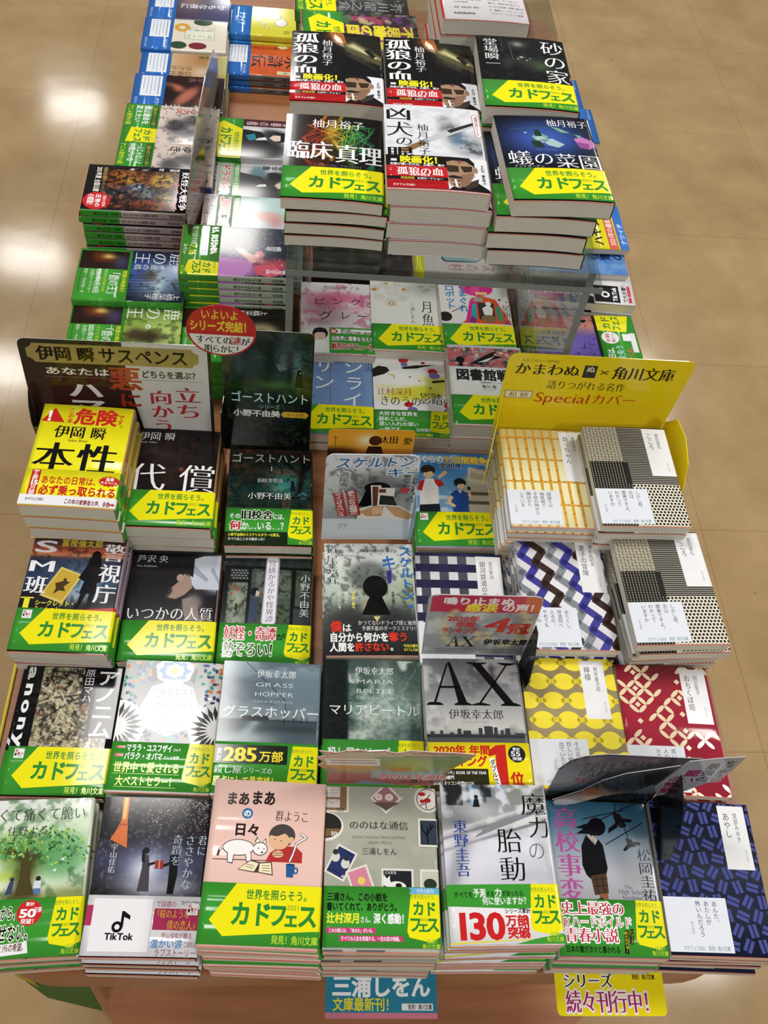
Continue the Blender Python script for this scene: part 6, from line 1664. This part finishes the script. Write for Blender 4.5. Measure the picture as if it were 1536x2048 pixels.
riser('clear acrylic riser carrying the grey back-cover paperback at the picture top', (.149, 1.27, TZ), 0, .149, -.117, .13, (.0, .0))
BULG = 1.6
on_riser = [
 ('rinsho', .023, .903, -.609, -.7, 4, 'a rainbow smoke mask, on the acrylic riser', None, {1: (5, 1, .8), 2: (5, 1, -.3), 3: (4, 2, .4)}),
 ('kyouken', .128, .900, -.587, .3, 4, 'a knife on pale grey, on the riser', None, {1: (5, 1, .2), 2: (4, 1, -.2), 3: (7, 1, .3)}),
 ('ari', .251, .894, -.585, 3.2, 4, 'a withered pink rose on blue', None, {1: (-10, 0, -2.6), 2: (-14, 0, -3.1), 3: (-11, 0, -3)}),
 ('korou', .025, 1.066, -.602, .6, 3, 'a burning lighter, left of two on riser', None, None),
 ('korou', .133, 1.064, -.600, .6, 3, 'a burning lighter, right of two on riser', None, None),
 ('suna', .238, 1.045, -.579, -.2, 4, 'a street lamp on a black night road', None, None),
 ('backface', .196, 1.205, -.568, 2.0, 5, 'its pale grey back cover showing', None, None),
]
for k, x, y, z, yaw, n, d, b, offs in on_riser:
    stack(k, x, y, Z(z), yaw, n, d, base=RT + .0004, amp=BULG, offs=offs, jit=3, seed=int(x * 1000) + 9, grp=None if k != 'korou' else 'copies of the paperback with a burning lighter')
stack('colour', .056, 1.208, Z(-.636), -87, 2, 'yellow lettering on a patchwork, on the riser', base=RT + .0004, rot=0)
stack('akuta', .043, 1.312, Z(-.636), -87, 2, 'a grey smoke photograph at the picture top', base=RT + .0004, rot=0)

# ---------------------------------------------------------------- sideways stacks along the long edges
left = [
 ('shikagreen', -.240, .966, -.937, 2.0, 5, 'a green forest rider at the left edge', 0),
 ('shikablue', -.243, 1.064, -.926, 1.2, 6, 'a blue lakeside scene at the left edge', 0),
 ('alone', -.222, 1.304, -.912, 1.0, 6, 'grey figures, behind the monster battle stack', 0),
 ('fate', -.224, 1.409, -.913, 1.0, 6, 'red title and grey riders', 0),
 ('crimson', -.224, 1.514, -.922, 2.0, 5, 'bare arms on maroon and blue band', 0),
 ('clinic', -.228, 1.620, -.942, 2.0, 5, 'brown lettering on tan and blue band', 0),
 ('kiwi', -.235, 1.728, -.938, 2.0, 5, 'round kiwi slices and blue band', 0),
 ('yoru', -.238, 1.836, -.940, 2.0, 5, 'dusky indigo art and blue band', 0),
 ('shikadark', -.099, .978, -.944, 2.0, 5, 'a pale turtle on black', 0),
 ('palegirl', -.083, 1.197, -.920, .5, 6, 'a pale mint girl catching the glare', 0),
 ('drama', -.090, 1.303, -.936, .8, 5, 'red drama lettering on a mint band', 0),
 ('uniform', -.091, 1.407, -.925, .8, 6, 'black school uniforms beside maroon strip', 0),
 ('suiko', -.098, 1.744, -.983, 1.0, 3, 'black brush lettering on orange', 0),
 ('yellowbear', -.102, 1.850, -.965, 1.0, 4, 'a white bear-like sketch on yellow', 0),
]
for k, x, y, z, yaw, n, d, r in left:
    stack(k, x, y, Z(z), yaw - 90, n, d, jit=1.4, shift=(1, 0))
stack('youkai', -.2455, 1.196, Z(-.880), -90 + 1.5, 11, 'a monster battle scene at the left edge', jit=1.0, offs={1: (-4, 1, 0)})
stack('belle', -.1010, 1.0905, Z(-.894), -90 + 1.2, 10, 'a pink-dressed singer on midnight blue', jit=1.0)
right_ = [
 ('fade', .399, .998, -.938, 2.0, 5, 'purple dusk art and green band', 5),
 ('nightblue', .428, 1.567, -.958, 1.0, 4, 'navy art and a blue band behind the riser', 4),
 ('seablue', .418, 1.676, -.966, 1.0, 4, 'sea-blue art, furthest along the right edge', 4),
]
for k, x, y, z, yaw, n, d, r in right_:
    stack(k, x, y, Z(z), yaw + 90, n, d, jit=1.4)
stack('tiktok', .401, 1.110, Z(-.921), 90 - 1.5, 6, 'a white band and black square logo', jit=1.4)
stack('shock', .394, 1.158, Z(-.908), 90 + 1, 1, 'dark lettering on sky blue, resting half over its neighbour', base=Z(-.9195))
stack('fourlines', .398, 1.198, Z(-.895), 90 + 1.5, 1, 'yellow band striped orange and blue', base=Z(-.9065))

# ---------------------------------------------------------------- printed display cards
def standing(name, label, outline, art, loc, lean, yaw=0, base='d8d6d2', thick=1.2, cat='display card', group=None):
    """a card standing on its lower edge; loc is its lower left corner, lean tips it back"""
    root = empty(name, loc, math.radians(yaw))
    tag(root, label, cat, group)
    h = max(v for _, v in outline)
    o = link('front_board', card_mesh('front_board', outline, art, thick, base), None, root)
    o.rotation_euler = (math.radians(90 - lean), 0, 0)
    o.location = (0, math.sin(math.radians(lean)) * h * MM, math.cos(math.radians(lean)) * h * MM)
    return root, o

def flap(root, name, outline, art, loc, rot, base='d8d6d2', thick=1.0):
    o = link(name, card_mesh(name, outline, art, thick, base), None, root)
    o.location = loc
    o.rotation_euler = tuple(math.radians(a) for a in rot)
    return o

# suspense card behind the yellow and the dark book
r_, _ = standing('suspense_card', 'black-and-grey author card standing behind the yellow warning paperback', rcard(216, 138, 9), c_ioka, (-.323, .7945, Z(-.940)), 5, .6)
flap(r_, 'side_wing', [(0, 0), (16, 10), (24, 30), (20, 60), (0, 66)], None, (.0015, -.0005, .066), (90, 0, -84), '22221e')

# forest card with the round red badge
r_, fb = standing('forest_card', 'tall dark forest card standing behind the haunted garden paperback', rcard(106, 202, 8), c_ghost, (-.0945, .7990, Z(-.967) - .006), 2, -.4)
o = link('round_badge', card_mesh('round_badge', [(39 * math.cos(k * PI / 20), 37 * math.sin(k * PI / 20)) for k in range(40)], c_round, 1.0, 'c32530'), None, r_)
o.rotation_euler = (math.radians(88), 0, 0)
o.location = (.0015, .0050, .200)
o['label'] = 'round red and white badge stuck at the top left'
ring = c_round
flap(r_, 'side_wing', [(0, 0), (22, 6), (30, 40), (20, 96), (0, 100)], None, (.0005, -.0005, .1), (90, 0, -95), '14181a')

# keyhole card
r_, _ = standing('keyhole_card', 'silver keyhole card with a hand holding a brown key', rcard(104, 142, 10), c_skel, (.0285, .6520, Z(-.953) - .002), 6, 2.2)
flap(r_, 'side_wing', [(0, 0), (8, 10), (11, 50), (8, 84), (0, 90)], None, (.1030, -.0005, .09), (90, 0, -84), '9fc0e6')

# cloud card with the crown of awards
r_, _ = standing('award_card', 'grey cloud card with red award banner behind AX paperback', [(p[0] + (.06 * (60 - p[0]) * -1 if p[1] < 30 else 0), p[1]) for p in rcard(112, 101, 8)], c_ax, (.1385, .4905, Z(-.927) - .004), 8, .6)
flap(r_, 'side_wing', [(0, 0), (10, 0), (26, 30), (34, 66), (28, 104), (0, 112)], None, (.1105, -.0005, .068), (90, 0, -86), '2a2b2e')

# collage card with a ragged outline
rag = [(-4, 6), (12, 9), (22, 4), (32, 2), (40, 4), (54, 2), (66, 7), (74, 4), (80, 1), (100, 3), (122, 3), (140, 6), (136, 14), (132, 22), (124, 34), (118, 44), (113, 54), (109, 76), (6, 76), (6, 60), (4, 46), (-4, 36), (2, 30), (-6, 20), (4, 15)]
r_, _ = standing('collage_card', 'pink collage card with a ragged outline behind the stamps paperback', rag, c_nono, (.0315, .3385, Z(-.910) - .002), 3, -.6)

# dark school card with two cut-out figures
o4 = [(0, 34), (8, 14), (20, 5), (40, 0), (134, 3), (130, 26), (120, 50), (112, 70), (112, 102), (0, 102)]
r_, _ = standing('school_card', 'grey and black card with cut-outs behind the schoolgirl paperback', o4, c_koukou, (.2625, .3440, Z(-.954) - .007), 4, -1.0)
flap(r_, 'cut_out_figure', [(2, 92), (26, 66), (40, 40), (58, 22), (84, 10), (104, 0), (108, 14), (96, 40), (76, 66), (52, 78), (30, 100), (6, 110)], c_girl, (.002, -.005, .110), (88, 0, 0), 'e4e4e4')
flap(r_, 'cut_out_title', [(14, 8), (40, 2), (66, 0), (64, 30), (58, 52), (44, 66), (30, 84), (8, 90), (0, 70), (6, 40)], c_title, (.096, -.006, .130), (88, 0, 3), 'c9c9cc')
flap(r_, 'side_wing', [(0, 0), (34, 2), (58, 20), (70, 52), (62, 86), (40, 98), (0, 100)], None, (.1125, -.0005, .092), (90, 0, -95), '17181c')

# yellow card of the patterned covers
r_, _ = standing('yellow_card', 'wide yellow card with red lettering behind the patterned paperbacks', [(q[0] * (1 + .06 * (1 - q[1] / 128)), q[1]) for q in rcard(216, 128, 10)], c_kama, (.2415, .8060, Z(-.925)), 6, .3, base='efd51c')
flap(r_, 'side_wing', [(0, 40), (24, 8), (60, 0), (92, 10), (110, 40), (112, 78), (0, 78)], None, (.2170, -.0005, .074), (90, 0, -90.5), 'efd51c')
flap(r_, 'side_wing', [(0, 0), (40, 6), (80, 20), (90, 40), (90, 70), (0, 70)], None, (.0008, -.0005, .074), (90, 0, -104), 'efd51c')

# small paperback-sized sunset card standing between the keyhole card and the blue book
r_, _ = standing('sunset_card', 'orange sunset card with a boy silhouette behind the keyhole card', rcard(106, 128, 5), c_ota, (.0335, .7600, TZ + .001), 4, 2.0, base='e8c46a')

# two paper signs that stick out over the front edge of the table
def lip(name, label, w_, h_, art, loc, rx, yaw):
    o = link(name, card_mesh(name, rrect(0, 0, w_, h_, [1, 5, 5, 1], 4), art, .6, 'e6e6e6'))
    o.location = loc
    o.rotation_euler = (math.radians(rx), 0, math.radians(yaw))
    return tag(o, label, 'sign', 'paper signs at the front edge of the table')
lip('paper_sign', 'blue and pink paper sign sticking out under the stamps stack', 107, 44, c_sign1, (.0438, .1955, TZ + .0010), 3, -.6)
lip('paper_sign', 'yellow paper sign sticking out under the schoolgirl stack', 109, 42, c_sign2, (.2678, .1940, TZ + .0010), 3, -.4)

# grey glossy partition cards seen almost edge-on between the two left columns
def side_card(name, label, outline, loc, yaw, lean, base, back):
    o = link(name, card_mesh(name, outline, None, 1.5, base))
    o.location = loc
    o.rotation_euler = (math.radians(90 - lean), 0, math.radians(yaw))
    return tag(o, label, 'display card')
side_card('partition_card', 'tall grey glossy card seen edge-on between the left columns', [(0, 120), (4, 70), (40, 30), (110, 8), (200, 0), (300, 14), (360, 60), (370, 120)], (-.1685, 1.18, Z(-.930) + .12), 88, -3, 'a9a9a8', None)
side_card('partition_card', 'low brown card seen edge-on beside the monster battle stack', [(0, 100), (0, 30), (30, 8), (80, 0), (150, 26), (160, 100)], (-.1690, 1.12, Z(-.930) + .10), 86, 2, '7a5a44', None)

# clear end plate behind the street lamp book and the campaign banner under the table corner
o = slab('acrylic_end_plate', -.004, .004, -.10, .12, 0, .07, ACRYLIC, None)
o.location = (.2925, 1.27, RT + .0004)
tag(o, 'clear acrylic plate standing beside the grey back-cover paperback', 'acrylic plate')
ban = link('campaign_banner', mesh_pd('campaign_banner', [(0, 0, 0), (.075, 0, 0), (.062, 0, -.29), (.012, 0, -.20)] + [(0, .0012, 0), (.075, .0012, 0), (.062, .0012, -.29), (.012, .0012, -.20)], [(0, 1, 2, 3), (7, 6, 5, 4), (0, 4, 5, 1), (1, 5, 6, 2), (2, 6, 7, 3), (3, 7, 4, 0)]), mat('banner_green', '33651c', .6))
ban.location = (-.282, .215, TZ - .068)
tag(ban, 'green and yellow campaign banner hanging under the left table corner', 'banner')
yb = link('yellow_stripe', mesh_pd('yellow_stripe', [(0, -.0008, 0), (.014, -.0008, 0), (.016, -.0008, -.13), (0.004, -.0008, -.08), (.046, -.0008, 0), (.056, -.0008, 0), (.056, -.0008, -.06)], [(0, 1, 2, 3), (4, 5, 6)]), mat('banner_yellow', 'b3a41c', .6), ban)
eb = slab('edge_strip', -.3108, -.3076, .30, .60, TZ - .07, TZ + .0015, mat('yellow_paper', 'd6c020', .5), None)
tag(eb, 'yellow paper strip along the left edge of the table', 'paper strip')
